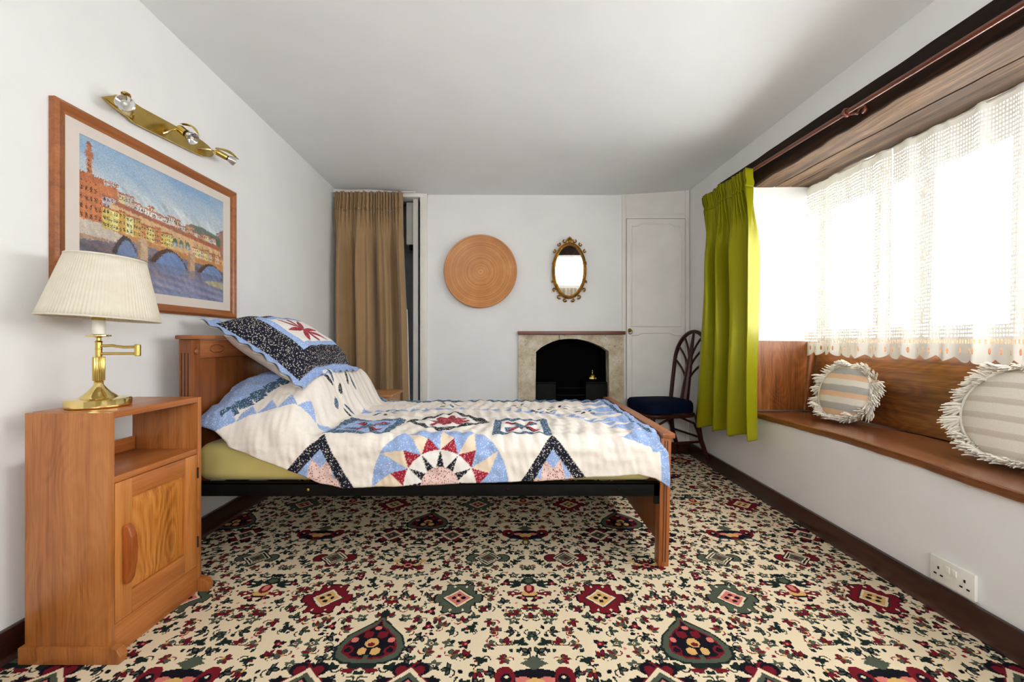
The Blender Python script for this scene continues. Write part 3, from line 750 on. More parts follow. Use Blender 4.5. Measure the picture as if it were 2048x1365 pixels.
# round cushions
def cushion(label, cx, cy, cz, rad, thick, yaw, lean, mat, seed, ntas):
    root = thing('round_cushion', label, 'cushion', (cx, cy, cz), 'round fringed cushions on the window seat', rot=(lean, 0, yaw))
    # local: disc in XZ plane, facing -Y, rests with bottom at z=0
    prof = []
    for k in range(13):
        a = k / 12 * math.pi / 2
        prof.append((rad * (math.sin(a) ** 0.72), thick * (0.25 * math.cos(a) ** 0.5 + 0.85 * math.cos(a) ** 1.1)))
    full = [(r, h) for r, h in prof] + [(r, -h) for r, h in reversed(prof[:-1])]
    full[0] = (0.001, full[0][1]); full[-1] = (0.001, full[-1][1])
    MB().lathe((0, 0, rad), [(r, h) for r, h in full], 48, 'Y').build('cover', mat, root, local=True)
    MB().tube([(rad * 0.97 * math.cos(a), -thick * 0.42, rad + rad * 0.97 * math.sin(a)) for a in [2 * math.pi * k / 48 for k in range(48)]], 0.006, 8, True).build('piping', M['fringe'], root, local=True)
    rr = random.Random(seed)
    tas = MB()
    for j in range(7):
        dx = (j - 3) * 0.0030; l = 0.046 + 0.012 * ((j * 7) % 3) / 2; dy = 0.004 * ((j * 5) % 3 - 1)
        tas.tube([(dx * 0.2, 0, 0), (dx, dy, l * 0.35), (dx * 1.5, dy * 1.6 + 0.002, l * 0.7), (dx * 1.9, dy * 2 - 0.001, l)], [0.0034, 0.0036, 0.003, 0.0014], 5)
    tas.tube([(-0.0035, 0, 0.006), (0.0035, 0, 0.006)], 0.0055, 6)
    tm = None
    for k in range(ntas):
        a = 2 * math.pi * (k + rr.uniform(-0.3, 0.3)) / ntas
        if tm is None:
            o = tas.build('tassel', M['fringe'], root, local=True); tm = o.data
        else:
            o = bpy.data.objects.new('tassel', tm); COL.objects.link(o); o.parent = root
        o.location = (rad * 0.975 * math.cos(a), rr.uniform(-0.5, 0.25) * thick, rad + rad * 0.975 * math.sin(a))
        d = Vector((math.cos(a), rr.uniform(-0.35, 0.25), math.sin(a))) * 0.75 + Vector((rr.uniform(-0.35, 0.35), -0.25, -0.55))
        if math.sin(a) > 0.6: d = Vector((math.cos(a) * 0.7 + rr.uniform(-0.3, 0.3), -0.75, 0.15 + rr.uniform(-0.3, 0.25)))
        if math.sin(a) < -0.55:      # lies out along the seat board
            o.location.z = max(o.location.z, 0.010); o.location.y -= 0.01; d = Vector((rr.uniform(-0.7, 0.7) + 0.5 * math.cos(a), -1, 0.0))
        q = Vector((0, 0, 1)).rotation_difference(d.normalized())
        o.rotation_mode = 'QUATERNION'; o.rotation_quaternion = q
        s_ = rr.uniform(0.85, 1.2); o.scale = (1.15 * s_, 1.15 * s_, s_)
    return root
cushion('round cushion striped grey and apricot with a tasselled cream fringe', 1.700, 2.20, 0.530, 0.152, 0.055, math.radians(-84), math.radians(-15), M['stripe_a'], 3, 58)
cushion('round ecru cushion with fine beige stripes at the right photo edge', 1.690, 1.43, 0.524, 0.172, 0.06, math.radians(-84), math.radians(-15), M['stripe_b'], 9, 66)

# ------------------------------------------------------------------ curtain rod and green curtain
def rod_z(y): return 1.90 + (y - 1.2) * 0.054
root = thing('curtain_rod', 'thin brown metal curtain rod fixed along the dark beam', 'curtain rod', (1.44, 1.7, rod_z(1.7)))
MB().tube([(1.44, y, rod_z(y)) for y in (0.3, 1.0, 1.8, 2.5, 3.1)], 0.010, 12).build('rod', M['rod'], root)
for y in (1.83, 0.7, 3.0):
    z = rod_z(y); br = MB()
    br.tube([(1.44 + 0.014 * math.cos(a), y, z + 0.014 * math.sin(a)) for a in [2 * math.pi * k / 16 for k in range(16)]], 0.006, 8, True)
    pts = [(1.452, y, z - 0.006), (1.463, y - 0.02, z - 0.014)]
    for k in range(14):
        a = k / 13 * 4.6; r_ = 0.026 - 0.0013 * k
        pts.append((1.470, y - 0.046 + r_ * math.cos(a), z - 0.016 + r_ * math.sin(a) * 0.8))
    br.tube(pts, 0.006, 8)
    br.lathe((1.484, y - 0.046, z - 0.016), [(0.012, 0), (0.012, -0.01)], 14, 'X')
    br.build('bracket', M['rod'], root)

root = thing('green_curtain', 'shiny olive green satin curtain gathered beside the window', 'curtain', (1.42, 2.8, 0.35))
nu, nv = 420, 130
u = np.linspace(0, 1, nu); v = np.linspace(0, 1, nv); U, V = np.meshgrid(u, v, indexing='ij')    # u far->near, v top->bottom
rng = np.random.RandomState(11)
edge_far = np.interp(V, [0, 0.08, 0.5, 1], [3.13, 3.10, 3.12, 3.18])
edge_near = np.interp(V, [0, 0.06, 0.2, 0.6, 1], [2.50, 2.50, 2.47, 2.40, 2.37])
Yc = edge_far + (edge_near - edge_far) * U
fr = np.array([0.00, 0.09, 0.20, 0.31, 0.45, 0.60, 0.70, 0.82, 1.0])      # big folds below the heading
big = np.zeros_like(U)
ph = U * 3.6 * 2 * math.pi
big = 0.056 * np.sin(ph + 0.8 * np.sin(3.1 * U + 0.7) + 0.35 * np.sin(V * 2.2)) + 0.014 * np.sin(ph * 2.1 + 1.1 - V * 1.2) + 0.003 * np.sin(ph * 3.3 + V * 5)
head = 0.021 * np.sin(U * 2 * math.pi * 27 + 1.5 * np.sin(U * 17)) + 0.006 * np.sin(U * 2 * math.pi * 55)
hw = 1 - smooth01((V - 0.05) / 0.22)
amp = 0.35 + 0.65 * smooth01(V / 0.35)
Xc = 1.402 + big * amp * (1 - 0.75 * hw) + head * hw - 0.03 * smooth01((V - 0.3) / 0.7) - 0.03 * smooth01((U - 0.8) / 0.2) * smooth01(V * 1.5)
ztop = np.interp(Yc[:, :1], [2.4, 3.15], [1.962, 2.002]) + 0.006 * np.sin(U[:, :1] * 140)
zbot = 0.33 + 0.07 * U + 0.012 * np.sin(ph + 0.9)
Zc = ztop + (zbot - ztop) * V
Yc = Yc + 0.02 * np.cos(ph + 0.4) * amp * (1 - hw) * np.sin(math.pi * U) + 0.004 * np.cos(U * 2 * math.pi * 27) * hw
# pinch of the heading tape
tape = np.exp(-((V - 0.05) / 0.012) ** 2) * 0.008
Xc = Xc + tape
P = np.stack([Xc, Yc, Zc], -1)
k0 = int(nv * 0.075)
grid('drape', P[:, k0:], M['green'], root, flip=True, solid=0.003)
grid('heading', P[:, :k0 + 1] + np.array([-0.001, 0, 0]), M['green'], root, flip=True, solid=0.003)

# ------------------------------------------------------------------ double socket on the right wall
root = thing('double_socket', 'white double wall socket above the right skirting board', 'socket', (1.495, 1.44, 0.155))
zc = 0.152
MB().box(1.488, 1.5, 1.367, 1.513, zc - 0.043, zc + 0.043, 0.003).build('plate', M['white_plastic'], root)
for sgn in (-1, 1):
    yc = 1.44 + sgn * 0.043
    for dy, dz, w_, h_ in ((0, 0.015, 0.005, 0.009), (-0.011, -0.008, 0.009, 0.005), (0.011, -0.008, 0.009, 0.005)):
        MB().box(1.4865, 1.4895, yc + dy - w_ / 2, yc + dy + w_ / 2, zc + dz - h_ / 2 - 0.008, zc + dz + h_ / 2 - 0.008).build('pin_slot', M['dark'], root, False)
    MB().box(1.4845, 1.490, 1.44 + sgn * 0.011 - 0.007, 1.44 + sgn * 0.011 + 0.007, zc + 0.004, zc + 0.026, 0.0015).build('rocker_switch', M['white_plastic'], root)

# ------------------------------------------------------------------ back wall: cupboard door
door = thing('door_1', None, None, (1.21, YB, 0.09)); put(door, 'off-white cupboard door with arched moulded panels right of the fireplace', kind='structure')
b_ = MB(); b_.box(0.93, 0.962, YB - 0.016, YB + 0.01, 0.09, 2.25, 0.003); b_.box(1.462, 1.497, YB - 0.016, YB + 0.01, 0.09, 2.25, 0.003)
b_.box(0.962, 1.462, YB - 0.014, YB + 0.01, 1.985, 2.02, 0.003); b_.box(0.962, 1.462, YB - 0.006, YB + 0.01, 2.02, 2.25)
b_.build('door_frame', M['door'], door)
MB().box(0.966, 1.458, YB - 0.022, YB + 0.005, 0.10, 1.98, 0.003).build('door_leaf', M['door'], door)
def moulded(z0, z1, arch_top, arch_bot):
    x0, x1 = 1.005, 1.42; p = []
    p += [(x0, z0)]
    if arch_bot: p += [(x0 + 0.07, z0), (x0 + 0.10, z0 + 0.02), (x1 - 0.10, z0 + 0.02), (x1 - 0.07, z0)]
    p += [(x1, z0), (x1, z1)]
    if arch_top: p += [(x1 - 0.07, z1), (x1 - 0.11, z1 - 0.025), (x0 + 0.11, z1 - 0.025), (x0 + 0.07, z1)] if arch_top == 2 else [(x1 - 0.05, z1), (x1 - 0.09, z1 + 0.02), (x0 + 0.09, z1 + 0.02), (x0 + 0.05, z1)]
    p += [(x0, z1)]
    y = YB - 0.022
    b = MB(); pts = [Vector((a, y, c)) for a, c in p]
    out = []
    for q0, q1 in zip(pts, pts[1:] + pts[:1]):
        for k in range(6): out.append(q0.lerp(q1, k / 6))
    b.tube(out, 0.007, 8, True); b.build('panel_moulding', M['door'], door)
moulded(1.075, 1.92, 1, False); moulded(0.2, 1.0, 1, False)
kn = MB(); kx, kz = 0.99, 1.025
kn.lathe((kx, YB - 0.022, kz + 0.015), [(0.016, 0), (0.016, 0.006), (0.008, 0.012), (0.012, 0.02), (0.004, 0.026)], 20, 'Y')
kn.tube([(kx + 0.016 * math.cos(a), YB - 0.05, kz + 0.002 + 0.018 * math.sin(a)) for a in [2 * math.pi * k / 20 for k in range(20)]], 0.003, 8, True)
kn.build('ring_handle', M['gilt'], door)

# ------------------------------------------------------------------ doorway odds and ends, tan curtain
o = MB().box(-0.93, -0.848, 3.74, 3.80, 1.80, 2.17, 0.004).build('hanging_panel', M['trim']); put(o, 'white panel hanging in the dark recess beside the tan curtain', 'panel')
o = MB().box(-0.905, -0.85, 3.735, 3.795, 1.755, 1.797, 0.006).build('small_black_box', M['iron']); put(o, 'small black box under the white panel in the recess', 'box')
root = thing('tan_curtain', 'full-length tan linen curtain gathered across the doorway', 'curtain', (-1.2, 3.52, 0.03))
nu, nv = 360, 90
U, V = np.meshgrid(np.linspace(0, 1, nu), np.linspace(0, 1, nv), indexing='ij')
x0 = np.interp(V, [0, 0.1, 1], [-1.462, -1.475, -1.485]); x1 = np.interp(V, [0, 0.1, 0.5, 1], [-0.905, -0.90, -0.865, -0.845])
ph = U * 2 * math.pi * 4.1
wv = 0.058 * np.sin(ph + 1.3 * np.sin(U * 5 + 1) + 0.35 * np.sin(V * 3 + U * 4)) + 0.016 * np.sin(1.7 * ph + 1.2 - V) + 0.010 * np.sin(2.9 * ph + 0.4) + 0.002 * np.sin(5 * ph + V * 3)
hd = 0.017 * np.sin(U * 2 * math.pi * 21 + 4 * np.sin(U * 9)) + 0.006 * np.sin(U * 2 * math.pi * 47); hw = 1 - smooth01((V - 0.03) / 0.17)
Yv = 3.500 + wv * (0.3 + 0.7 * smooth01(V / 0.3)) * (1 - 0.6 * hw) + hd * hw + 0.008 * np.exp(-((V - 0.03) / 0.01) ** 2)
Xv = x0 + (x1 - x0) * U + 0.02 * np.cos(ph) * smooth01(V * 3) * np.sin(math.pi * U)
Zv = 2.178 + 0.006 * np.sin(U * 60) + (0.03 - 2.178) * V
P = np.stack([Xv, np.minimum(Yv, 3.585), Zv], -1); k0 = 6
grid('drape', P[:, k0:], M['tan'], root, solid=0.003)
grid('heading', P[:, :k0 + 1], M['tan'], root, solid=0.003)
e = P[-1, 40:]
MB().tube([tuple(p + np.array([0.004, 0, 0])) for p in e[::3]], 0.003, 6).build('white_edge', M['white_plastic'], root)
o = MB().tube([(-1.49, 3.52, 2.186), (-0.80, 3.52, 2.186)], 0.004, 8).build('curtain_rail', M['white_plastic']); put(o, 'thin white rail at the top of the tan curtain', 'curtain rail')

# ------------------------------------------------------------------ platter on the wall
root = thing('round_platter', 'large round coiled bamboo platter hung on the back wall', 'platter', (-0.263, YB, 1.532))
R0 = 0.305
prof = [(0.12, 0.0), (0.2, 0.012), (0.285, 0.04), (R0 - 0.004, 0.058), (R0, 0.063), (R0 - 0.004, 0.067), (R0 - 0.012, 0.066)]
for k in range(24):
    r = (R0 - 0.014) * (1 - k / 24); prof.append((r, 0.030 + 0.032 * (r / R0) ** 2 + (0.0012 if k % 2 else 0)))
prof.append((0.001, 0.030))
MB().lathe((-0.263, YB, 1.532), prof, 72, 'Y').build('dish', M['platter'], root)
# ------------------------------------------------------------------ oval mirror
tilt = math.radians(5.5)
root = thing('oval_mirror', 'small oval mirror in an ornate antique gilt frame above the mantel', 'mirror', (0.480, 3.594, 1.542), rot=(tilt, 0, 0))
a_, c_ = 0.122, 0.212
OFF = -0.035
def oval(k, y, n=48, s0=0.0): return [(k * a_ * math.cos(t), y, (c_ + (k - 1) * a_) * math.sin(t)) for t in [2 * math.pi * i / n for i in range(n)]]
b_ = MB(); b_.prism([(p[0], p[1], p[2]) for p in oval(1.0, OFF)], (0, 0.004, 0)); b_.build('mirror_glass', M['mirror'], root, False, local=True)
b_ = MB(); b_.tube(oval(1.03, OFF - 0.004, 64), 0.009, 10, True); b_.build('oval_rim', M['gilt'], root, local=True)
b_ = MB(); b_.tube(oval(1.13, OFF + 0.002, 64), 0.0075, 8, True); b_.build('outer_rim', M['gilt'], root, local=True)
def scroll(cx, cz, r, a0, turns, sgn, m_='gilt'):
    pts = []
    for k in range(20):
        t = k / 19; a = a0 + sgn * turns * 2 * math.pi * t; rr_ = 0.72 * r * (1 - 0.75 * t)
        pts.append((cx + rr_ * math.cos(a), OFF, cz + rr_ * math.sin(a)))
    MB().tube(pts, [0.0075 - 0.003 * k / 19 for k in range(20)], 8).build('scroll', M[m_], root, local=True)
for s in (-1, 1):
    for (x, z, r, a0) in ((0.045, 0.247, 0.026, 2.6), (0.092, 0.215, 0.022, 2.0), (0.128, 0.16, 0.02, 1.6), (0.138, 0.06, 0.014, 1.2), (0.135, -0.09, 0.014, -1.0), (0.122, -0.155, 0.022, -1.6), (0.082, -0.215, 0.026, -2.2), (0.035, -0.243, 0.022, -2.8)):
        scroll(s * x, z, r, a0 if s > 0 else math.pi - a0, 0.9, s)
b_ = MB()
for k in range(7):
    a = math.radians(90 + (k - 3) * 24); l = 0.036 - 0.004 * abs(k - 3)
    b_.tube([(0, OFF, 0.245), (l * 0.6 * math.cos(a), OFF - 0.006, 0.245 + l * 0.6 * math.sin(a)), (l * math.cos(a), OFF, 0.245 + l * math.sin(a))], [0.004, 0.007, 0.003], 8)
b_.ball((0, OFF, 0.243), 0.016, 0.008, 0.012); b_.build('shell_crest', M['gilt'], root, local=True)

# ------------------------------------------------------------------ fireplace
root = thing('fireplace', 'low stone fireplace with shallow arched opening and black grate', 'fireplace', (0.5, YB, 0))
YS = YB - 0.035
arch = [(0.195, 0.775), (0.25, 0.818), (0.33, 0.868), (0.394, 0.898), (0.455, 0.935), (0.52, 0.948), (0.60, 0.938), (0.68, 0.905), (0.75, 0.855), (0.818, 0.792)]
arch = [(0.198, 0.862), (0.245, 0.897), (0.296, 0.925), (0.345, 0.946), (0.394, 0.960), (0.44, 0.966), (0.50, 0.969), (0.56, 0.966), (0.631, 0.951), (0.70, 0.926), (0.765, 0.896), (0.816, 0.866)]
top = 1.003; JX = 0.394
lp = [(0.052, 0.0), (0.195, 0.0)] + [p for p in arch if p[0] <= JX] + [(JX, top), (0.052, top)]
rp = [(0.938, 0.0), (0.938, top), (JX + 0.004, top), (JX + 0.004, 0.961)] + [p for p in arch if p[0] > JX] + [(0.818, 0.0)]
for nm, pp in (('stone_block', lp), ('stone_block', rp)):
    MB().prism([(x, YS, z) for x, z in pp], (0, 0.12, 0), 0.004).build(nm, M['stone'], root, angle=25)
MB().box(0.048, 0.945, YS - 0.035, YB - 0.0, top + 0.001, top + 0.029, 0.004).build('mantel_shelf', M['mantel'], root)
b_ = MB()
b_.box(0.12, 0.20, YS + 0.12, 4.0, 0, 1.0); b_.box(0.815, 0.88, YS + 0.12, 4.0, 0, 1.0); b_.box(0.12, 0.88, 3.97, 4.02, 0, 1.0); b_.box(0.12, 0.88, YS + 0.12, 4.0, 0.985, 1.0); b_.box(0.12, 0.88, YS + 0.05, 4.0, -0.015, 0.02)
b_.build('firebox', M['soot'], root, False)
for x0, x1 in ((0.203, 0.375), (0.63, 0.812)):
    h = MB(); h.box(x0, x1, YS + 0.06, 3.9, 0.02, 0.585, 0.006); h.box(x0 - 0.0, x1 + 0.0, YS + 0.05, 3.9, 0.588, 0.60, 0.004); h.build('hob_plate', M['iron'], root)
for k in range(5):
    z = 0.30 + 0.062 * k
    MB().tube([(0.375 + 0.255 * i / 10, YS + 0.09 - 0.03 * math.sin(math.pi * i / 10), z) for i in range(11)], 0.008, 8).build('grate_bar', M['iron'], root)
b_ = MB(); b_.box(0.378, 0.627, YS + 0.11, 3.9, 0.22, 0.25, 0.004); b_.build('grate_floor', M['iron'], root)
root = thing('brass_pot', 'small brass lidded pot gleaming on the right hob of the grate', 'pot', (0.70, 3.70, 0.601))
MB().lathe((0.70, 3.70, 0.601), [(0.025, 0), (0.04, 0.008), (0.047, 0.022), (0.042, 0.036), (0.028, 0.044), (0.03, 0.048), (0.03, 0.052)], 28).build('body', M['brass'], root)
MB().lathe((0.70, 3.70, 0.653), [(0.031, 0), (0.024, 0.01), (0.008, 0.018), (0.005, 0.026), (0.009, 0.034), (0.004, 0.044)], 24).build('lid', M['brass'], root)

# ------------------------------------------------------------------ small bedside table beyond the bed
root = thing('bedside_table', 'small light wooden table standing beyond the bed by the tan curtain', 'table', (-1.1, 3.17, 0))
MB().box(-1.36, -0.855, 3.02, 3.36, 0.548, 0.568, 0.006).build('table_top', M['bedside'], root)
MB().box(-1.34, -0.875, 3.04, 3.34, 0.46, 0.547, 0.004).build('apron', M['bedside'], root)
for x in (-1.335, -0.915):
    for y in (3.04, 3.305): MB().box(x, x + 0.035, y, y + 0.035, 0, 0.46, 0.003).build('leg', M['bedside'], root)

# ------------------------------------------------------------------ picture on the left wall
root = thing('framed_picture', 'wood framed picture of a bridge over a river on the bed wall', 'picture', (-1.49, 1.82, 1.07))
FX = -1.499
y0, y1, z0, z1 = 1.375, 2.283, 1.070, 1.745; fw = 0.038
def stile(pts_out, pts_in, nm='frame_rail'):
    # mitred rail with stepped profile
    b = MB(); sec = [(0.0, 0.0), (0.0, 0.020), (0.25, 0.026), (0.55, 0.022), (0.75, 0.016), (1.0, 0.013), (1.0, 0.0)]
    rings = []
    for (po, pi) in zip(pts_out, pts_in):
        rings.append([b.bm.verts.new((FX + h, po[0] + (pi[0] - po[0]) * t, po[1] + (pi[1] - po[1]) * t)) for t, h in sec])
    for k in range(len(sec)): b.bm.faces.new((rings[0][k], rings[0][(k + 1) % len(sec)], rings[1][(k + 1) % len(sec)], rings[1][k]))
    b.bm.faces.new(rings[0]); b.bm.faces.new(list(reversed(rings[1])))
    b.build(nm, M['frame'], root, angle=20)
O = [(y0, z0), (y1, z0), (y1, z1), (y0, z1)]; I = [(y0 + fw, z0 + fw), (y1 - fw, z0 + fw), (y1 - fw, z1 - fw), (y0 + fw, z1 - fw)]
for k in range(4): stile((O[k], O[(k + 1) % 4]), (I[k], I[(k + 1) % 4]))
py0, py1, pz0, pz1 = 1.463, 2.193, 1.149, 1.667
b_ = MB()
for q in ((y0 + fw - 0.004, py0, z0 + fw - 0.004, z1 - fw + 0.004), (py1, y1 - fw + 0.004, z0 + fw - 0.004, z1 - fw + 0.004), (py0, py1, z0 + fw - 0.004, pz0), (py0, py1, pz1, z1 - fw + 0.004)):
    b_.box(FX, FX + 0.010, q[0], q[1], q[2], q[3])
b_.build('mount_card', M['mat'], root, False)
def painting():
    w, h = 0.73, 0.518
    c = Canvas(300, 213, 1.0, 1.0, (0.0, 0.0, 0.0))
    rr = random.Random(5); rng = np.random.RandomState(4)
    X, Y = c.X, c.Y
    def nz(fx, fy, s): r_ = np.random.RandomState(s); p = r_.rand(8) * 6.28; a = r_.rand(8) * 2 - 1; return sum(np.sin(X * fx * (i % 3 + 0.6) * (1 + 0.3 * a[i]) + Y * fy * (1 + a[i]) + p[i]) for i in range(8)) / 4
    sky = np.array((132, 172, 212))[None, None] + (np.array((206, 214, 216)) - np.array((132, 172, 212)))[None, None] * np.clip(1.35 - 1.3 * (Y - 0.55) / 0.45 + 0.25 * nz(9, 22, 1), 0, 1)[..., None]
    c.a[:] = sky
    # far hills
    c.poly([(0.62, 0.60), (0.70, 0.665), (0.8, 0.67), (0.9, 0.645), (1, 0.64), (1, 0.4), (0.6, 0.4)], (96, 118, 104))
    c.poly([(0.78, 0.6), (0.86, 0.63), (1, 0.60), (1, 0.4), (0.78, 0.4)], (84, 104, 76))
    def house(x0, x1, b0, t0, wallc, roof, nwx=3, nwy=2, wc=(70, 58, 54), rh=0.014):
        c.rect(x0, b0, x1, t0, wallc); c.poly([(x0 - 0.005, t0), (x1 + 0.005, t0), (x1 - 0.004, t0 + rh), (x0 + 0.004, t0 + rh)], roof)
        for i in range(nwx):
            for j in range(nwy):
                xx = x0 + (i + 0.5) * (x1 - x0) / nwx; yy = b0 + (j + 0.6) * (t0 - b0) / nwy
                ww = (x1 - x0) / nwx * 0.2; hh = (t0 - b0) / nwy * 0.25
                c.rect(xx - ww, yy - hh, xx + ww, yy + hh, wc)
    ROOF = (176, 96, 66)
    # back row of town houses
    xs_ = 0.14
    pal = [(214, 196, 178), (232, 222, 210), (206, 160, 120), (226, 206, 150), (216, 180, 150), (200, 196, 204)]
    while xs_ < 0.92:
        wd = rr.uniform(0.03, 0.07); t0 = 0.70 - 0.16 * (xs_ - 0.14) + rr.uniform(-0.02, 0.02)
        house(xs_, xs_ + wd, 0.45, t0, rr.choice(pal), rr.choice([ROOF, (186, 112, 84), (160, 88, 64)]), max(2, int(wd / 0.014)), 4); xs_ += wd * 0.9
    for k in range(6): house(0.30 + 0.035 * k, 0.345 + 0.035 * k, 0.5, 0.66 - 0.006 * k, (238, 232, 222), (190, 128, 100), 3, 3)
    # palace and tower on the left
    house(0.0, 0.115, 0.43, 0.735, (214, 122, 66), (190, 100, 58), 5, 5, (104, 56, 36))
    c.rect(0.0, 0.70, 0.12, 0.745, (200, 110, 62)); c.rect(0.0, 0.745, 0.20, 0.75, (172, 90, 52)); c.rect(0.1, 0.62, 0.20, 0.72, (206, 118, 70))
    for k in range(16): c.rect(0.004 + k * 0.0125, 0.72, 0.010 + k * 0.0125, 0.76, (186, 98, 58))
    c.rect(0.036, 0.74, 0.062, 0.90, (198, 116, 70)); c.rect(0.029, 0.87, 0.069, 0.905, (186, 102, 60)); c.rect(0.038, 0.905, 0.060, 0.95, (192, 108, 64)); c.poly([(0.036, 0.95), (0.062, 0.95), (0.049, 0.985)], (150, 84, 58))
    for k in range(3): c.rect(0.045, 0.77 + 0.035 * k, 0.052, 0.785 + 0.035 * k, (110, 60, 40))
    house(0.115, 0.2, 0.45, 0.64, (190, 178, 190), ROOF, 4, 4)
    # water and river bank
    water = np.array((126, 132, 164))[None, None] + nz(14, 90, 3)[..., None] * np.array((26, 18, 10))[None, None]
    warm = np.clip(0.55 - np.abs(X - 0.18) * 2.2 + 0.35 * nz(10, 60, 7), 0, 1)[..., None]
    water = water * (1 - warm * 0.75) + np.array((156, 116, 92))[None, None] * warm * 0.75
    darkw = (np.clip(1 - np.abs(Y - 0.26) / 0.14, 0, 1) * np.clip(0.6 + 0.5 * nz(8, 40, 9), 0, 1))[..., None]
    water = water * (1 - 0.7 * darkw) + np.array((78, 62, 62))[None, None] * 0.7 * darkw
    c.a = np.where((Y < 0.40)[..., None], water, c.a)
    c.poly([(0, 0.30), (0.2, 0.335), (0.24, 0.36), (0.24, 0.44), (0, 0.44)], (206, 190, 170)); c.poly([(0, 0.30), (0.19, 0.335), (0.0, 0.34)], (176, 140, 112))
    # the bridge
    top = lambda x: 0.612 - 0.115 * (x - 0.2)
    c.poly([(0.16, 0.42), (0.16, top(0.16)), (1, top(1)), (1, 0.36), (0.7, 0.38), (0.35, 0.40)], (222, 178, 122))
    c.poly([(0.17, top(0.17) - 0.012), (0.19, top(0.19) + 0.02), (1, top(1) + 0.015), (1, top(1) - 0.028)], ROOF)
    for k in range(14):
        x = 0.3 + 0.05 * k; c.rect(x, top(x) - 0.075, x + 0.008, top(x) - 0.055, (120, 84, 60))
    cols = [(226, 196, 86), (236, 222, 128), (214, 160, 60), (232, 226, 150), (222, 172, 80), (228, 150, 84), (230, 206, 110), (206, 130, 66)]
    x = 0.115; k = 0
    while x < 0.52:
        wd = 0.03 + 0.03 * rr.random(); house(x, x + wd, 0.415 - 0.03 * (x - 0.1), 0.565 - 0.17 * (x - 0.1) + rr.uniform(-0.02, 0.02), cols[k % 8], (180, 92, 58), 2 if wd < 0.045 else 3, 3, (74, 66, 48)); x += wd; k += 1
    for k in range(3):
        x = 0.555 + 0.05 * k; c.rect(x, 0.425, x + 0.034, 0.47, (96, 122, 92)); c.ell(x + 0.017, 0.47, 0.017, 0.024, (96, 122, 92)); c.ell(x + 0.017, 0.44, 0.012, 0.02, (170, 190, 206))
    x = 0.71; k = 0
    while x < 0.98:
        wd = 0.035; house(x, x + wd, 0.385 - 0.02 * k / 7, 0.46 - 0.02 * k / 7 + rr.uniform(-0.01, 0.01), cols[(k * 3) % 8] if k % 2 else (224, 196, 164), (184, 100, 66), 2, 2, (110, 72, 50)); x += wd; k += 1
    c.poly([(0.16, 0.42), (0.35, 0.405), (0.7, 0.38), (1, 0.365), (1, 0.30), (0.74, 0.33), (0.68, 0.33), (0.38, 0.36), (0.31, 0.36)], (202, 136, 76))
    def archf(x0, x1, zt, zb, cc): 
        pts = [(x0 + (x1 - x0) * k / 16, zb + (zt - zb) * (1 - (2 * k / 16 - 1) ** 2)) for k in range(17)]; c.poly(pts, cc)
    archf(0.16, 0.325, 0.40, 0.24, (70, 60, 56)); archf(0.19, 0.315, 0.37, 0.25, (108, 126, 168))
    archf(0.37, 0.69, 0.385, 0.22, (84, 58, 48)); archf(0.41, 0.685, 0.365, 0.20, (104, 136, 190))
    archf(0.735, 1.02, 0.35, 0.22, (84, 58, 48)); archf(0.765, 1.02, 0.335, 0.2, (108, 140, 192))
    c.rect(0.314, 0.24, 0.38, 0.385, (204, 168, 130)); c.rect(0.314, 0.24, 0.335, 0.385, (170, 134, 104)); c.poly([(0.31, 0.385), (0.345, 0.425), (0.385, 0.385)], (210, 176, 138))
    c.rect(0.675, 0.22, 0.735, 0.40, (204, 160, 122)); c.rect(0.675, 0.22, 0.695, 0.40, (176, 130, 98))
    c.a = np.where((Y < 0.25)[..., None] & (Y > 0.0)[..., None], water * 0.99 + 0, c.a)
    for x0, x1 in ((0.314, 0.38), (0.675, 0.735)): 
        msk = (X > x0) & (X < x1) & (Y < 0.25) & (Y > 0.17); c.a[msk] = c.a[msk] * 0.6 + np.array((196, 156, 120)) * 0.4
    for x0, x1 in ((0.42, 0.66), (0.78, 0.98)):
        e_ = (((X - (x0 + x1) / 2) / ((x1 - x0) / 2)) ** 2 + ((Y - 0.25) / 0.075) ** 2 < 1) & (Y < 0.25); c.a[e_] = c.a[e_] * 0.4 + np.array((106, 136, 190)) * 0.6
    c.poly([(0.80, 0.17), (0.9, 0.195), (1, 0.185), (1, 0.12), (0.9, 0.14)], (178, 168, 132))
    low = np.clip(1 - Y / 0.16, 0, 1)[..., None] * np.clip(0.4 + 0.6 * nz(11, 50, 12), 0, 1)[..., None]
    c.a = c.a * (1 - 0.7 * low) + np.array((128, 146, 196))[None, None] * 0.7 * low
    c.poly([(0.94, 0.64), (0.955, 0.66), (1, 0.70), (1, 0.42), (0.975, 0.42), (0.975, 0.62)], (168, 116, 96)); c.poly([(0.93, 0.645), (1, 0.70), (1, 0.715), (0.935, 0.66)], (120, 72, 56))
    c.a += (rng.rand(*X.shape)[..., None] - 0.5) * 16
    jj, ii = np.meshgrid(np.arange(X.shape[0]), np.arange(X.shape[1]), indexing='ij')
    c.a = c.a[np.clip(jj + np.rint(rng.randn(*X.shape) * 0.7).astype(int), 0, X.shape[0] - 1), np.clip(ii + np.rint(rng.randn(*X.shape) * 0.9).astype(int), 0, X.shape[1] - 1)]
    c.a = c.a * (1 + 0.07 * nz(60, 80, 31) * (Y < 0.75))[..., None] * (1 + (rng.rand(*X.shape) - 0.5) * 0.14)[..., None]
    g_ = c.a.mean(2, keepdims=True); c.a = c.a * 0.82 + (g_ * 0.6 + 84) * 0.18
    return np.clip(c.a, 0, 255)
PA = painting()
h_, w_ = PA.shape[:2]
gy, gz = np.meshgrid(np.linspace(py0, py1, w_ + 1), np.linspace(pz0, pz1, h_ + 1))
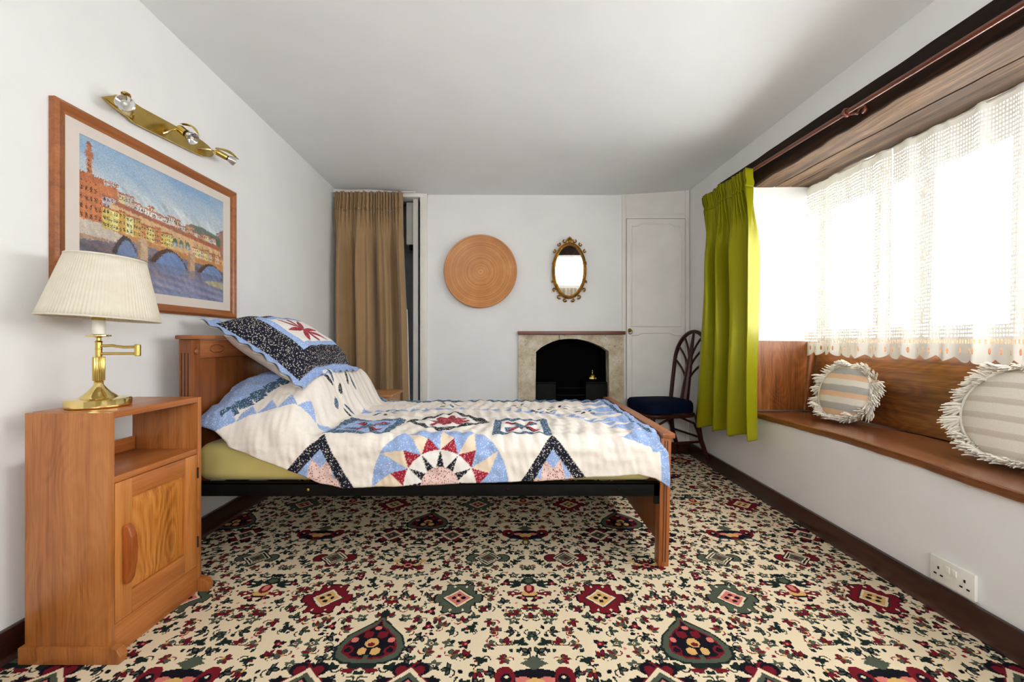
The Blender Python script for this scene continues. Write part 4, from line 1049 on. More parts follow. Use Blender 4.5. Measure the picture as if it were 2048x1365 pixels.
o = grid('print', np.stack([np.full_like(gy, FX + 0.008), gy, gz], -1), M['print'], root, fcols={'col': linA(PA)}, smooth=False)
put(o, 'painting of a tall tower, coloured houses and an arched bridge on a river')
MB().box(FX + 0.0105, FX + 0.0125, y0 + fw - 0.003, y1 - fw + 0.003, z0 + fw - 0.003, z1 - fw + 0.003).build('picture_glass', M['picglass'], root, False)

# ------------------------------------------------------------------ brass spotlight bar
root = thing('spotlight_bar', 'brass wall bar with three small spotlights above the framed picture', 'wall light', (-1.49, 1.83, 1.84))
XP = -1.478
# leaf-ended back plate
up_, lo_ = [], []
for k in range(33):
    t = k / 32; y = 1.535 + 0.575 * t; zc = 1.832 + 0.045 * t
    hw_ = 0.038 * min(1, (math.sin(math.pi * min(1, max(0, t * 4)) / 2)) if t < 0.25 else 1) * (math.sqrt(max(0, 1 - ((t - 0.78) / 0.22) ** 2)) if t > 0.78 else 1)
    up_.append((XP, y, zc + hw_ + (0.012 * math.sin(math.pi * t * 4) if t < 0.25 else 0))); lo_.append((XP, y, zc - hw_ * (0.75 if t < 0.2 else 1)))
pts = lo_ + list(reversed(up_[1:-1]))
b_ = MB(); b_.prism(pts, (-0.008, 0, 0), 0.002); b_.build('back_plate', M['brass_old'], root, angle=50)
b_ = MB(); b_.box(-1.4995, XP - 0.006, 1.60, 2.05, 1.838, 1.880, 0.004); b_.build('wall_mount', M['brass_old'], root)
def aim(mb, p, d):
    q = Vector((0, 0, 1)).rotation_difference(Vector(d).normalized()).to_matrix().to_4x4()
    bmesh.ops.transform(mb.bm, matrix=Matrix.Translation(p) @ q, verts=mb.bm.verts); return mb
def spot(anchor, p, d, big=1.0):
    d = Vector(d).normalized(); p = Vector(p)
    MB().tube([anchor, Vector(anchor).lerp(p, 0.5) + Vector((0.01, 0, 0.004)), p], 0.0035, 8).build('arm', M['brass'], root)
    h = aim(MB().lathe((0, 0, 0), [(0.004, -0.002), (0.015 * big, 0.004), (0.017 * big, 0.012), (0.017 * big, 0.05)], 20, cap=True), p, d)
    cup = h.build('lamp_holder', M['brass_old'], root)
    aim(MB().lathe((0, 0, 0), [(0.0145 * big, 0.05), (0.0145 * big, 0.056)], 20), p, d).build('socket_ring', M['dark'], cup)
    lamp = aim(MB().lathe((0, 0, 0), [(0.013, 0.056), (0.020 * big, 0.066), (0.0255 * big, 0.082), (0.0265 * big, 0.088), (0.024 * big, 0.09), (0.012, 0.078), (0.004, 0.074)], 28, cap=True), p, d).build('reflector_lamp', M['chrome'], root)
    aim(MB().ball((0, 0, 0.082), 0.006, 0.006, 0.008), p, d).build('bulb', M['white_plastic'], lamp)
    # brass leaf curving over the lamp
    side = d.cross(Vector((0, 0, 1))).normalized(); upv = side.cross(d).normalized()
    P = np.zeros((12, 5, 3))
    for i in range(12):
        t = i / 11; c = p + d * (0.0 + 0.105 * t) + upv * (0.022 + 0.022 * math.sin(math.pi * t * 0.9)) * big
        wd = 0.014 * math.sin(math.pi * min(1, 0.12 + t * 0.88))
        for j in range(5): P[i, j] = c + side * wd * (j - 2) / 2 - upv * 0.004 * ((j - 2) / 2) ** 2
    grid('leaf_shade', P, M['brass_old'], root, solid=0.002)
spot((XP, 1.66, 1.815), (-1.453, 1.606, 1.819), (0.60, -0.78, -0.10), 1.1)
spot((XP, 1.80, 1.830), (-1.452, 1.853, 1.880), (0.79, -0.13, -0.60))
spot((XP, 2.00, 1.855), (-1.440, 2.060, 1.871), (0.50, 0.84, -0.22), 0.85)

# ------------------------------------------------------------------ bedside cabinet (near left)
root = thing('bedside_cabinet', 'golden oak bedside cabinet with open shelf and panelled door', 'cabinet', (-1.31, 1.44, 0))
X0, X1, Y0, Y1, ZT = -1.436, -1.188, 1.252, 1.626, 0.738
MB().box(X0, X1, Y0, Y0 + 0.019, 0.05, ZT - 0.001, 0.002).build('side_panel', M['oak'], root)
MB().box(X0, X1, Y1 - 0.019, Y1, 0.05, ZT - 0.001, 0.002).build('side_panel', M['oak'], root)
MB().box(X0, X1 - 0.001, Y0 + 0.0195, Y1 - 0.0195, ZT - 0.02, ZT, 0.002).build('top', M['oak_y'], root)
MB().box(X0, X1 - 0.002, Y0 + 0.0195, Y1 - 0.0195, 0.524, 0.543, 0.002).build('shelf', M['oak_y'], root)
MB().box(X0, X0 + 0.012, Y0 + 0.0195, Y1 - 0.0195, 0.5435, 0.592, 0.002).build('shelf_back_rail', M['oak_y'], root)
MB().box(X0, X0 + 0.008, Y0 + 0.0195, Y1 - 0.0195, 0.06, 0.523).build('back_panel', M['oak_y'], root, False)
MB().box(X1 - 0.02, X1 - 0.004, Y0 + 0.0195, Y1 - 0.0195, 0.0, 0.098, 0.002).build('plinth', M['oak_y'], root)
for y in (Y0 - 0.008, Y1 - 0.017):
    p = [(X0 - 0.012, y, 0), (X1 + 0.036, y, 0), (X1 + 0.040, y, 0.022), (X1 + 0.030, y, 0.042), (X1 + 0.010, y, 0.05), (X0 - 0.012, y, 0.05)]
    MB().prism(p, (0, 0.027, 0), 0.003).build('runner_foot', M['oak'], root)
dr = thing('door', None, None); dr.parent = root
for k in ('label', 'category'):
    if k in dr: del dr[k]
dy0, dy1, dz0, dz1 = Y0 + 0.021, Y1 - 0.021, 0.101, 0.522
def dpart(nm, b, m): 
    o = b.build(nm, m, None); o.data.transform(Matrix.Translation(-origin_of(dr))); o.parent = dr; return o
st = 0.058
dpart('stile', MB().box(X1 - 0.019, X1 - 0.001, dy0, dy0 + st, dz0, dz1, 0.0015), M['oak_door'])
dpart('stile', MB().box(X1 - 0.019, X1 - 0.001, dy1 - st, dy1, dz0, dz1, 0.0015), M['oak_door'])
dpart('rail', MB().box(X1 - 0.019, X1 - 0.0013, dy0 + st, dy1 - st, dz1 - 0.062, dz1, 0.0015), M['oak_y'])
dpart('rail', MB().box(X1 - 0.019, X1 - 0.0013, dy0 + st, dy1 - st, dz0, dz0 + 0.07, 0.0015), M['oak_y'])
b_ = MB(); ya, yb, za, zb = dy0 + st + 0.001, dy1 - st - 0.001, dz0 + 0.071, dz1 - 0.063
q0 = [(X1 - 0.010, ya, za), (X1 - 0.010, yb, za), (X1 - 0.010, yb, zb), (X1 - 0.010, ya, zb)]
q1 = [(X1 - 0.004, ya + 0.035, za + 0.03), (X1 - 0.004, yb - 0.035, za + 0.03), (X1 - 0.004, yb - 0.035, zb - 0.03), (X1 - 0.004, ya + 0.035, zb - 0.03)]
va = [b_.bm.verts.new(p) for p in q0]; vb = [b_.bm.verts.new(p) for p in q1]
b_.bm.faces.new(vb)
for k in range(4): b_.bm.faces.new((va[k], va[(k + 1) % 4], vb[(k + 1) % 4], vb[k]))
dpart('raised_panel', b_, M['oak_fig'])
for z in (dz0 + 0.07, dz1 - 0.09): dpart('hinge', MB().tube([(X1 + 0.001, dy1 + 0.001, z), (X1 + 0.001, dy1 + 0.001, z + 0.04)], 0.003, 8), M['dark'])
hp = [(X1, 0.215), (X1 + 0.012, 0.205), (X1 + 0.022, 0.225), (X1 + 0.028, 0.27), (X1 + 0.030, 0.31), (X1 + 0.028, 0.35), (X1 + 0.018, 0.38), (X1 + 0.006, 0.388), (X1, 0.38)]
dpart('handle', MB().prism([(x, dy0 + 0.022, z) for x, z in hp], (0, 0.022, 0), 0.004), M['oak_handle'])

# ------------------------------------------------------------------ swing-arm table lamp
LX, LY, LZ = -1.337, 1.375, 0.738
root = thing('table_lamp', 'brass swing-arm table lamp with pleated cream shade on the cabinet', 'lamp', (LX, LY, LZ))
b_ = MB(); b_.lathe((LX, LY, LZ + 0.0008), [(0.078, 0), (0.082, 0.004), (0.082, 0.024), (0.079, 0.027), (0.05, 0.029)], 8 * 6, cap=True)
b_.build('base_plate', M['brass'], root, angle=25)
MB().lathe((LX, LY, LZ + 0.0295), [(0.048, 0), (0.043, 0.006), (0.030, 0.018), (0.020, 0.030), (0.013, 0.040), (0.011, 0.047), (0.013, 0.050), (0.010, 0.054)], 40).build('base_dome', M['brass'], root)
MB().lathe((LX, LY, LZ + 0.084), [(0.0135, 0), (0.0145, 0.002), (0.0145, 0.075), (0.0135, 0.077)], 96, flute=(16, 0.07)).build('fluted_column', M['brass_old'], root)
MB().lathe((LX, LY, LZ + 0.1615), [(0.0085, 0), (0.0085, 0.022), (0.0095, 0.023), (0.0095, 0.026), (0.0085, 0.027), (0.0085, 0.046), (0.011, 0.048), (0.006, 0.052), (0.006, 0.060), (0.010, 0.062)], 24).build('swivel_stem', M['brass_old'], root)
ad = Vector((1.0, 0.08, 0)).normalized()
c0 = Vector((LX, LY, LZ))
arm = MB()
arm.tube([c0 + ad * 0.008 + Vector((0, 0, 0.196)), c0 + ad * 0.04 + Vector((0, 0, 0.197)), c0 + ad * 0.075 + Vector((0, 0, 0.192)), c0 + ad * 0.115 + Vector((0, 0, 0.193))], 0.0045, 10)
arm.tube([c0 + ad * 0.008 + Vector((0, 0, 0.171)), c0 + ad * 0.115 + Vector((0, 0, 0.171))], 0.0045, 10)
arm.build('swing_arm', M['brass_old'], root)
e = c0 + ad * 0.118
MB().lathe((e.x, e.y, LZ + 0.163), [(0.007, 0), (0.0085, 0.002), (0.0085, 0.036), (0.007, 0.038)], 20).build('arm_joint', M['brass_old'], root)
MB().lathe((LX, LY, LZ + 0.2235), [(0.01, 0), (0.026, 0.001), (0.031, 0.004), (0.031, 0.008), (0.012, 0.010)], 36).build('drip_cup', M['brass'], root)
MB().lathe((LX, LY, LZ + 0.234), [(0.0165, 0), (0.0165, 0.045), (0.0145, 0.046)], 28).build('candle_sleeve', M['white_plastic'], root)
MB().lathe((LX, LY, LZ + 0.280), [(0.017, 0), (0.017, 0.005), (0.012, 0.02)], 24).build('bulb_holder', M['brass_old'], root)
# pleated shade
tl = math.radians(3.5)
va_ = Vector((LX, LY, 0)).normalized(); ax = Vector((va_.x, va_.y, 0))          # tilts about the line of sight from the room's middle
rot = Matrix.Rotation(tl, 3, ax)
sc0 = Vector((LX + 0.010, LY, LZ + 0.285)); NP = 96
P = np.zeros((NP * 4, 9, 3))
for i in range(NP * 4):
    a = 2 * math.pi * i / (NP * 4); pl = 1 + 0.010 * math.sin(a * NP)
    for j in range(9):
        t = j / 8; r = (0.148 + (0.098 - 0.148) * t) * pl
        P[i, j] = sc0 + rot @ Vector((r * math.cos(a), r * math.sin(a), 0.195 * t))
sh = grid('lamp_shade', P, M['shade'], root, closed_u=True, solid=0.0015)
for t, r, rr_ in ((0.0, 0.1485, 0.003), (1.0, 0.0985, 0.003)):
    MB().tube([sc0 + rot @ Vector((r * math.cos(a), r * math.sin(a), 0.195 * t)) for a in [2 * math.pi * k / 64 for k in range(64)]], rr_, 8, True).build('shade_trim', M['shade'], sh)
b_ = MB()
for k in range(3):
    a = 2 * math.pi * k / 3
    b_.tube([sc0 + rot @ Vector((0.012 * math.cos(a), 0.012 * math.sin(a), 0.02)), sc0 + rot @ Vector((0.097 * math.cos(a), 0.097 * math.sin(a), 0.19))], 0.0015, 6)
b_.build('shade_carrier', M['brass_old'], root)

# ------------------------------------------------------------------ bed
BY0, BY1 = 1.787, 2.945
root = thing('bed', 'wooden single bed frame with panelled headboard and black side rails', 'bed', (-0.37, 2.36, 0))
hd = MB().box(-1.385, -1.362, BY0 + 0.045, BY1 - 0.045, 0.32, 0.935, 0.003).build('headboard', M['bedwood'], root)
MB().box(-1.390, -1.353, BY0 + 0.048, BY1 - 0.048, 0.875, 0.955, 0.003).build('top_rail', M['bedwood_y'], hd)
MB().box(-1.410, -1.336, BY0 - 0.012, BY1 + 0.012, 0.957, 0.975, 0.006).build('cap_rail', M['bedwood_y'], hd)
MB().tube([(-1.353, 1.95 + 0.045 * math.cos(a), 0.915 + 0.018 * math.sin(a)) for a in [2 * math.pi * k / 32 for k in range(32)]], 0.0025, 6, True).build('carved_oval', M['bedwood'], hd)
for yy in (BY0, BY1 - 0.052):
    p = MB(); p.box(-1.402, -1.348, yy, yy + 0.052, 0, 0.957, 0.004)
    po = p.build('headboard_post', M['bedwood'], root)
    for dx in (0.012, 0.026, 0.040): MB().box(-1.402 + dx - 0.002, -1.402 + dx + 0.002, yy - 0.001, yy + 0.004, 0.14, 0.90).build('reeding', M['groove'], po, False)
    MB().lathe((-1.348, yy + 0.026, 0.905), [(0.011, 0), (0.013, 0.003), (0.010, 0.008), (0.001, 0.012)], 20, 'X').build('round_boss', M['bedwood'], po)
ft = MB().box(0.636, 0.656, BY0 + 0.05, BY1 - 0.05, 0.072, 0.540, 0.003).build('footboard', M['bedwood'], root)
MB().box(0.632, 0.685, BY0 - 0.008, BY1 + 0.008, 0.541, 0.562, 0.004).build('cap_rail', M['bedwood_y'], ft)
for yy in (BY0, BY1 - 0.055):
    p = MB(); p.box(0.628, 0.671, yy, yy + 0.055, 0, 0.54, 0.003)
    for v in p.bm.verts: v.co.x -= 0.012 * (1 - v.co.z / 0.54)
    po = p.build('footboard_post', M['footwood'], root)
    for dx in (0.016, 0.027):
        g = MB().box(0.628 + dx - 0.0018, 0.628 + dx + 0.0018, yy - 0.001, yy + 0.004, 0.02, 0.53)
        for v in g.bm.verts: v.co.x -= 0.012 * (1 - v.co.z / 0.54)
        g.build('reeding', M['groove'], po, False)
for y in (BY0 + 0.008, BY1 - 0.014):
    b_ = MB(); b_.box(-1.346, 0.626, y, y + 0.006, 0.294, 0.35, 0.001); b_.box(-1.346, 0.626, y if y > 2 else y, y + 0.03 if y < 2 else y + 0.006, 0.344, 0.35)
    ra = b_.build('side_rail', M['black_metal'], root)
    for x in (-1.27, -0.86, -0.02, 0.45): MB().lathe((x, y, 0.322), [(0.006, 0), (0.006, 0.003), (0.001, 0.005)], 12, 'Y').build('bolt', M['brass_old'] if x < -0.8 and x > -1 else M['black_metal'], ra)
    MB().box(0.600, 0.627, y, y + 0.01, 0.262, 0.348).build('corner_bracket', M['black_metal'], ra, False)
for k in range(9):
    x = -1.25 + 0.22 * k; MB().box(x, x + 0.07, BY0 + 0.016, BY1 - 0.016, 0.325, 0.343).build('slat', M['groove'], root, False)
# mattress
def rounded_slab(x0, x1, y0, y1, z0, z1, r):
    b = MB(); b.box(x0, x1, y0, y1, z0, z1); bmesh.ops.bevel(b.bm, geom=b.bm.edges[:], offset=r, segments=6, profile=0.5, affect='EDGES'); return b
o = rounded_slab(-1.343, 0.612, BY0 + 0.012, BY1 - 0.02, 0.3505, 0.512, 0.045).build('mattress', M['sheet']); put(o, 'mattress in an olive yellow fitted sheet on the bed', 'mattress')

# ------------------------------------------------------------------ patchwork quilt
ZV, RA, YFOLD = 0.485, 0.066, 1.768       # top of vertical drop, edge radius, plane of the hanging side
SA = ZV - 0.345                            # cloth distance (from the nominal hem) where the edge starts to roll over
SB = SA + RA * math.pi / 2
def quilt_pos(x, s):
    y = np.where(s < SA, YFOLD, np.where(s < SB, YFOLD + RA * (1 - np.cos((s - SA) / RA)), YFOLD + RA + (s - SB)))
    z = np.where(s < SA, 0.345 + s, np.where(s < SB, ZV + RA * np.sin(np.clip((s - SA) / RA, 0, 1.5708)), ZV + RA))
    # far side rolls down too
    far = np.clip(y - 2.86, 0, 1); z = z - 0.9 * far ** 1.2 * 1.2; y = np.where(y > 2.86, 2.86 + far * 0.75, y)
    g = smooth01((-0.83 - x) / 0.145) * (1 - 0.22 * smooth01((-1.24 - x) / 0.12))
    k = np.sqrt(np.clip((y - 1.772) / 0.30, 0, 1)) * (1 - smooth01((y - 2.72) / 0.22)) * (1 + 0.06 * np.sin(y * 9))
    k = k * np.where(y < 2.072, 1 - 0.12 * (1 - np.clip((y - 1.772) / 0.3, 0, 1)), 1)
    z = z + 0.235 * g * k
    return y, z
nx, ns = 560, 400
xs_ = np.linspace(-1.338, 0.625, nx)
s_hem = np.interp(xs_, [-1.34, -1.25, -1.1, -0.98, -0.89, -0.80, -0.70, -0.6, -0.3, 0.1, 0.4, 0.53, 0.58, 0.625], [0.205, 0.185, 0.128, 0.085, 0.045, 0.008, -0.012, -0.010, 0.004, 0.018, 0.036, 0.044, 0.028, -0.010])
t = np.linspace(0, 1, ns)
SS = s_hem[:, None] + (1.42 - s_hem[:, None]) * t[None, :]
XXq = np.repeat(xs_[:, None], ns, 1)
yq, zq = quilt_pos(XXq, SS)
rng = np.random.RandomState(8)
def wavesum(a, b, f0, n, seed):
    r_ = np.random.RandomState(seed); out = 0
    for i in range(n):
        th = r_.rand() * 6.28; f = f0 * (0.6 + 1.2 * r_.rand()); out = out + np.sin((a * math.cos(th) + b * math.sin(th)) * f + r_.rand() * 6.28)
    return out / math.sqrt(n)
wr = 0.0042 * wavesum(XXq, SS, 22, 8, 1) + 0.0026 * wavesum(XXq, SS, 60, 10, 2) + 0.0012 * wavesum(XXq, SS, 130, 10, 3) + 0.0030 * np.sin(XXq * 95 + 2 * np.sin(SS * 9) + 1.5 * np.sin(XXq * 7)) * smooth01((SS - 0.05) / 0.2) * smooth01((XXq + 0.75) / 0.2)
wr += 0.010 * np.exp(-((XXq + 0.80 + 0.25 * (SS - 0.4)) / 0.035) ** 2) * smooth01((SS - 0.2) / 0.2) * smooth01((0.9 - SS) / 0.3)
wr -= 0.012 * np.exp(-((XXq + 0.86 + 0.1 * (SS - 0.4)) / 0.03) ** 2) * smooth01((SS - 0.15) / 0.2) * smooth01((1.2 - SS) / 0.3)
P = np.stack([XXq, yq, zq], -1)
du = np.gradient(P, axis=0); dv = np.gradient(P, axis=1); nn = np.cross(du, dv); nn /= np.linalg.norm(nn, axis=2, keepdims=True) + 1e-9
sgn = np.sign(nn[nx // 2, ns // 2, 2]); nn *= sgn
P = P + nn * wr[..., None]
# foot end: the corner turns up against the footboard
ftu = smooth01((XXq - 0.50) / 0.12)
P[..., 2] += 0.008 * ftu * (SS > SB) 
P[..., 0] += 0.030 * smooth01((XXq - 0.52) / 0.10) * smooth01((0.19 - SS) / 0.06)
P[..., 1] += 0.010 * smooth01((XXq - 0.54) / 0.07) * np.exp(-((SS - 0.15) / 0.035) ** 2)
# roll the hem under
P[:, 0] += np.array([0, 0.012, 0.004]); P[:, 1] += np.array([0, 0.004, -0.001])
# pattern
CR, LB, NV, RD, RS, TL, WH, PE = (238, 230, 219), (150, 176, 222), (26, 28, 44), (160, 34, 52), (228, 200, 190), (64, 92, 118), (240, 236, 230), (236, 216, 190)
SPK = {CR: CR, LB: (206, 218, 238), NV: (206, 198, 182), RD: (214, 150, 156), RS: (150, 62, 66), TL: (190, 206, 216), WH: WH, PE: PE}
base = np.zeros(XXq.shape + (3,)); base[:] = CR
spec = base.copy()
def paint(mask, c): base[mask] = c; spec[mask] = SPK[c]
def inpoly(pts, X=None, Y=None):
    X = XXq if X is None else X; Y = SS if Y is None else Y
    ins = np.zeros(X.shape, bool)
    for (ax, ay), (bx, by) in zip(pts, pts[1:] + pts[:1]):
        if ay == by: continue
        ins ^= ((ay > Y) != (by > Y)) & (X < (bx - ax) * (Y - ay) / (by - ay) + ax)
    return ins
# large ring of small blue triangles round the bed top
for k in range(28):
    a0, a1 = math.radians(4 + 4.3 * k), math.radians(4 + 4.3 * (k + 1))
    e_ = lambda a, r: (-0.33 + r * 0.92 * math.cos(a), 0.12 + r * 0.80 * math.sin(a))
    paint(inpoly([e_(a0, 0.96), e_(a1, 0.96), e_((a0 + a1) / 2, 1.06 if k % 2 else 1.045)]), LB)
# sunburst on the hanging side
cx, cs = -0.30, 0.0
rr_ = np.hypot(XXq - cx, SS - cs); th = np.arctan2(SS - cs, XXq - cx)
paint(rr_ < 0.285, LB)
pol = lambda r, a: (cx + r * math.cos(a), cs + r * math.sin(a))
for k in range(-1, 9):
    a = math.radians(30 * k); an = math.radians(30 * k - 15); ap = math.radians(30 * k + 15)
    paint(inpoly([pol(0.15, a), pol(0.285, a + 0.02), pol(0.213, an)]), PE)
for k in range(-1, 9):
    a = math.radians(30 * k); a2 = math.radians(30 * (k + 1)); am = (a + a2) / 2
    paint(inpoly([pol(0.15, a), pol(0.213, am), pol(0.15, a2)]), RD)
paint(rr_ < 0.151, WH)
for k in range(-1, 9):
    a = math.radians(30 * k); paint(inpoly([pol(0.072, a - 0.26), pol(0.150, a), pol(0.072, a + 0.26)]), NV)
paint(rr_ < 0.080, RS)
# navy chevrons with rose half-stars
for px, lft, rgt in ((-0.80, -1.02, -0.645), (0.17, 0.005, 0.355)):
    pk = 0.225
    outer = [(lft, -0.03), (px, pk), (rgt, -0.03)]
    paint(inpoly(outer), NV)
    inn = [(lft + 0.052, -0.03), (px, pk - 0.068), (rgt - 0.052, -0.03)]
    paint(inpoly(inn), LB)
    w_ = (rgt - lft) / 2
    star = [(px - w_ * 0.62, -0.03), (px - w_ * 0.50, 0.05), (px - w_ * 0.30, 0.03), (px - w_ * 0.2, 0.115), (px, 0.075), (px + w_ * 0.2, 0.115), (px + w_ * 0.30, 0.03), (px + w_ * 0.50, 0.05), (px + w_ * 0.62, -0.03)]
    m_ = inpoly(star) & inpoly([(inn[0][0], -0.03), inn[1], (inn[2][0], -0.03)]); paint(m_, RS)
# framed squares with pinwheels on the top edge
for x0, x1, c_in in ((-0.815, -0.535, LB), (-0.085, 0.175, WH)):
    s0, s1 = 0.235, 0.57; mx, ms = (x0 + x1) / 2, (s0 + s1) / 2; hx, hs = (x1 - x0) / 2, (s1 - s0) / 2
    paint(inpoly([(x0, s0), (x1, s0), (x1, s1), (x0, s1)]), TL)
    f_ = 0.73; paint(inpoly([(mx - hx * f_, ms - hs * f_), (mx + hx * f_, ms - hs * f_), (mx + hx * f_, ms + hs * f_), (mx - hx * f_, ms + hs * f_)]), c_in)
    for k in range(4):
        a = k * math.pi / 2 + math.pi / 4
        for da, cc in ((0.32, RD), (-0.32, NV if k % 2 else TL)):
            paint(inpoly([(mx, ms), (mx + hx * 0.62 * math.cos(a + da) * 1.1, ms + hs * 0.62 * math.sin(a + da) * 1.1), (mx + hx * 0.95 * math.cos(a) * 0.85, ms + hs * 0.95 * math.sin(a) * 0.85)]), cc)
    d_ = (np.abs(XXq - mx) / hx + np.abs(SS - ms) / hs) < 0.28; paint(d_, TL)
# centre diamond with a red star
mx, ms, hx, hs = -0.315, 0.535, 0.215, 0.255
dm = np.abs(XXq - mx) / hx + np.abs(SS - ms) / hs
paint(dm < 1, NV); paint(dm < 0.78, WH)
a_s = np.arctan2((SS - ms) / hs, (XXq - mx) / hx); rs_ = np.hypot((XXq - mx) / hx, (SS - ms) / hs)
paint(rs_ < 0.30 + 0.20 * np.abs(np.cos(a_s * 4)) ** 1.5, RD)
# sprigs of navy leaves on the cream ground
for sx, s_ in ((-0.90, 0.62), (-0.98, 0.86), (-0.70, 0.78), (0.28, 0.95), (0.42, 0.80), (0.05, 1.02), (-0.40, 1.05), (0.18, 0.82)):
    for k in range(6):
        a = k * 1.05 + sx * 5; c0_, c1_ = sx + 0.055 * math.cos(a), s_ + 0.055 * math.sin(a)
        u_ = (XXq - c0_) * math.cos(a) + (SS - c1_) * math.sin(a); v_ = -(XXq - c0_) * math.sin(a) + (SS - c1_) * math.cos(a)
        paint((u_ / 0.026) ** 2 + (v_ / 0.010) ** 2 < 1, TL if k % 2 else NV)
# borders: head end, far side and foot
HB = -1.235 + 0.62 * (SS - 0.2)
hb = (XXq < HB) & (SS < 0.62); paint(hb, LB)
for k in range(6):      # teal and cream patches stepping up the border
    s_ = 0.245 + 0.052 * k; cx_ = -1.235 + 0.62 * (s_ - 0.2)
    paint((np.abs(XXq - cx_ + 0.012) * 0.9 + np.abs(SS - s_)) < 0.040, TL)
    paint((np.abs(XXq - cx_ - 0.028) + np.abs(SS - s_ - 0.018)) < 0.020, CR)
    paint((np.abs(XXq - cx_ - 0.030) * 0.9 + np.abs(SS - s_ - 0.030)) < 0.024, TL if k % 2 else CR)
for k in range(7):      # blue triangles along the pillow's foot
    xa, xb_ = -1.25 + 0.075 * k, -1.25 + 0.075 * (k + 1); sa, sb_ = 0.185 + 0.027 * k, 0.185 + 0.027 * (k + 1)
    paint(inpoly([(xa, sa), (xb_, sb_), ((xa + xb_) / 2 - 0.012, (sa + sb_) / 2 + 0.062)]), LB)
paint((SS > 1.20) & (SS < 1.26), TL); paint(SS >= 1.26, LB)
paint((XXq > 0.595) & (SS <= 0.14), LB); paint((XXq > 0.575) & (SS > 0.14), LB); paint((XXq > 0.585) & (XXq < 0.602) & (SS > SB), TL)
for k in range(6):
    s_ = 0.16 + 0.17 * k; paint(inpoly([(0.58, s_), (0.46 - 0.02 * k, s_ + 0.05), (0.58, s_ + 0.13)]), LB)
o = grid('quilt', P, M['quilt'], vcols={'col': linA(base), 'speck': linA(spec)}, flip=bool(sgn < 0))
put(o, 'cream patchwork quilt with navy chevrons, red stars and a blue sunburst', 'quilt')

# ------------------------------------------------------------------ pillow in a patchwork sham
A_, B_, C_ = Vector((-1.40, 1.90, 1.05)), Vector((-0.93, 1.88, 0.765)), Vector((-0.93, 2.60, 0.768))
root = thing('pillow', 'plump pillow in a frilled patchwork sham leaning on the headboard', 'pillow', ((A_ + C_) / 2))
na = 170
aa, bb = np.meshgrid(np.linspace(0, 1, na), np.linspace(0, 1, na), indexing='ij')
eu = np.array(B_ - A_); ev = np.array(C_ - B_); nrm = np.cross(eu, ev); nrm /= np.linalg.norm(nrm); 
if nrm[2] < 0: nrm = -nrm
fl = 0.065
ai = np.clip((aa - fl) / (1 - 2 * fl), 0, 1) * 2 - 1; bi = np.clip((bb - fl) / (1 - 2 * fl), 0, 1) * 2 - 1
puff = ((1 - ai ** 4) * (1 - bi ** 4)) ** 0.62
base_pos = np.array(A_)[None, None] + aa[..., None] * eu + bb[..., None] * ev
# corners pulled in slightly along the sides, flange ruffled
pin = 0.045
cen = (aa - 0.5, bb - 0.5)
base_pos = base_pos - (aa - 0.5)[..., None] * eu * (pin * 2 * (1 - (2 * cen[1]) ** 2))[..., None] - (bb - 0.5)[..., None] * ev * (pin * 1.5 * (1 - (2 * cen[0]) ** 2))[..., None]
edge = np.minimum(np.minimum(aa, 1 - aa), np.minimum(bb, 1 - bb))
ruf = 0.006 * np.sin(aa * 46 + bb * 58) * smooth01(1 - edge / fl)
droop = 0.03 * smooth01((aa - 0.55) / 0.45) * (1 - smooth01((bb) / 0.3))
def pcol():
    base = np.zeros(aa.shape + (3,)); spec = base.copy()
    def pt(m_, c): base[m_] = c; spec[m_] = SPK[c]
    da = np.minimum(aa, 1 - aa); db = np.minimum(bb, 1 - bb)
    pt(np.ones_like(aa, bool), LB)
    pt((da > 0.075) & (db > 0.065), NV); pt((da > 0.225) & (db > 0.195), LB); pt((da > 0.285) & (db > 0.245), WH)
    x = (aa - 0.5) * 0.54; y = (bb - 0.5) * 0.72; r_ = np.hypot(x, y); t_ = np.arctan2(y, x)
    k = np.abs(((t_ / (2 * math.pi) * 8) % 1) - 0.5) * 2
    pt((r_ < 0.042 + 0.115 * k ** 1.3) & (da > 0.295) & (db > 0.255), RD)
    return base, spec
bs, sp_ = pcol()
wrk = 0.003 * wavesum(aa * 0.54, bb * 0.72, 40, 8, 5) * (puff > 0.05)
Ptop = base_pos + nrm * (0.005 + 0.115 * puff + ruf + wrk)[..., None] - np.array([0, 0, 1]) * droop[..., None]
Pbot = base_pos + nrm * (-0.004 - 0.092 * puff + ruf)[..., None] - np.array([0, 0, 1]) * droop[..., None]
fl_ = np.cross(Ptop[1, 0] - Ptop[0, 0], Ptop[0, 1] - Ptop[0, 0])[2] < 0
grid('sham_front', Ptop, M['quilt'], root, vcols={'col': linA(bs), 'speck': linA(sp_)}, flip=bool(not fl_))
grid('sham_back', Pbot, M['underpillow'], root, flip=bool(fl_))

# ------------------------------------------------------------------ cane chair in the corner
CX, CY = 1.175, 3.325
root = thing('cane_chair', 'dark bentwood cane chair with navy seat by the cupboard', 'chair', (CX, CY, 0))
ang = math.radians(180 + 14)            # facing towards the bed
fwd = Vector((math.cos(ang), math.sin(ang), 0)); sd = Vector((-fwd.y, fwd.x, 0))
def L(f, s, z): return Vector((CX, CY, 0)) + fwd * f + sd * s + Vector((0, 0, z))
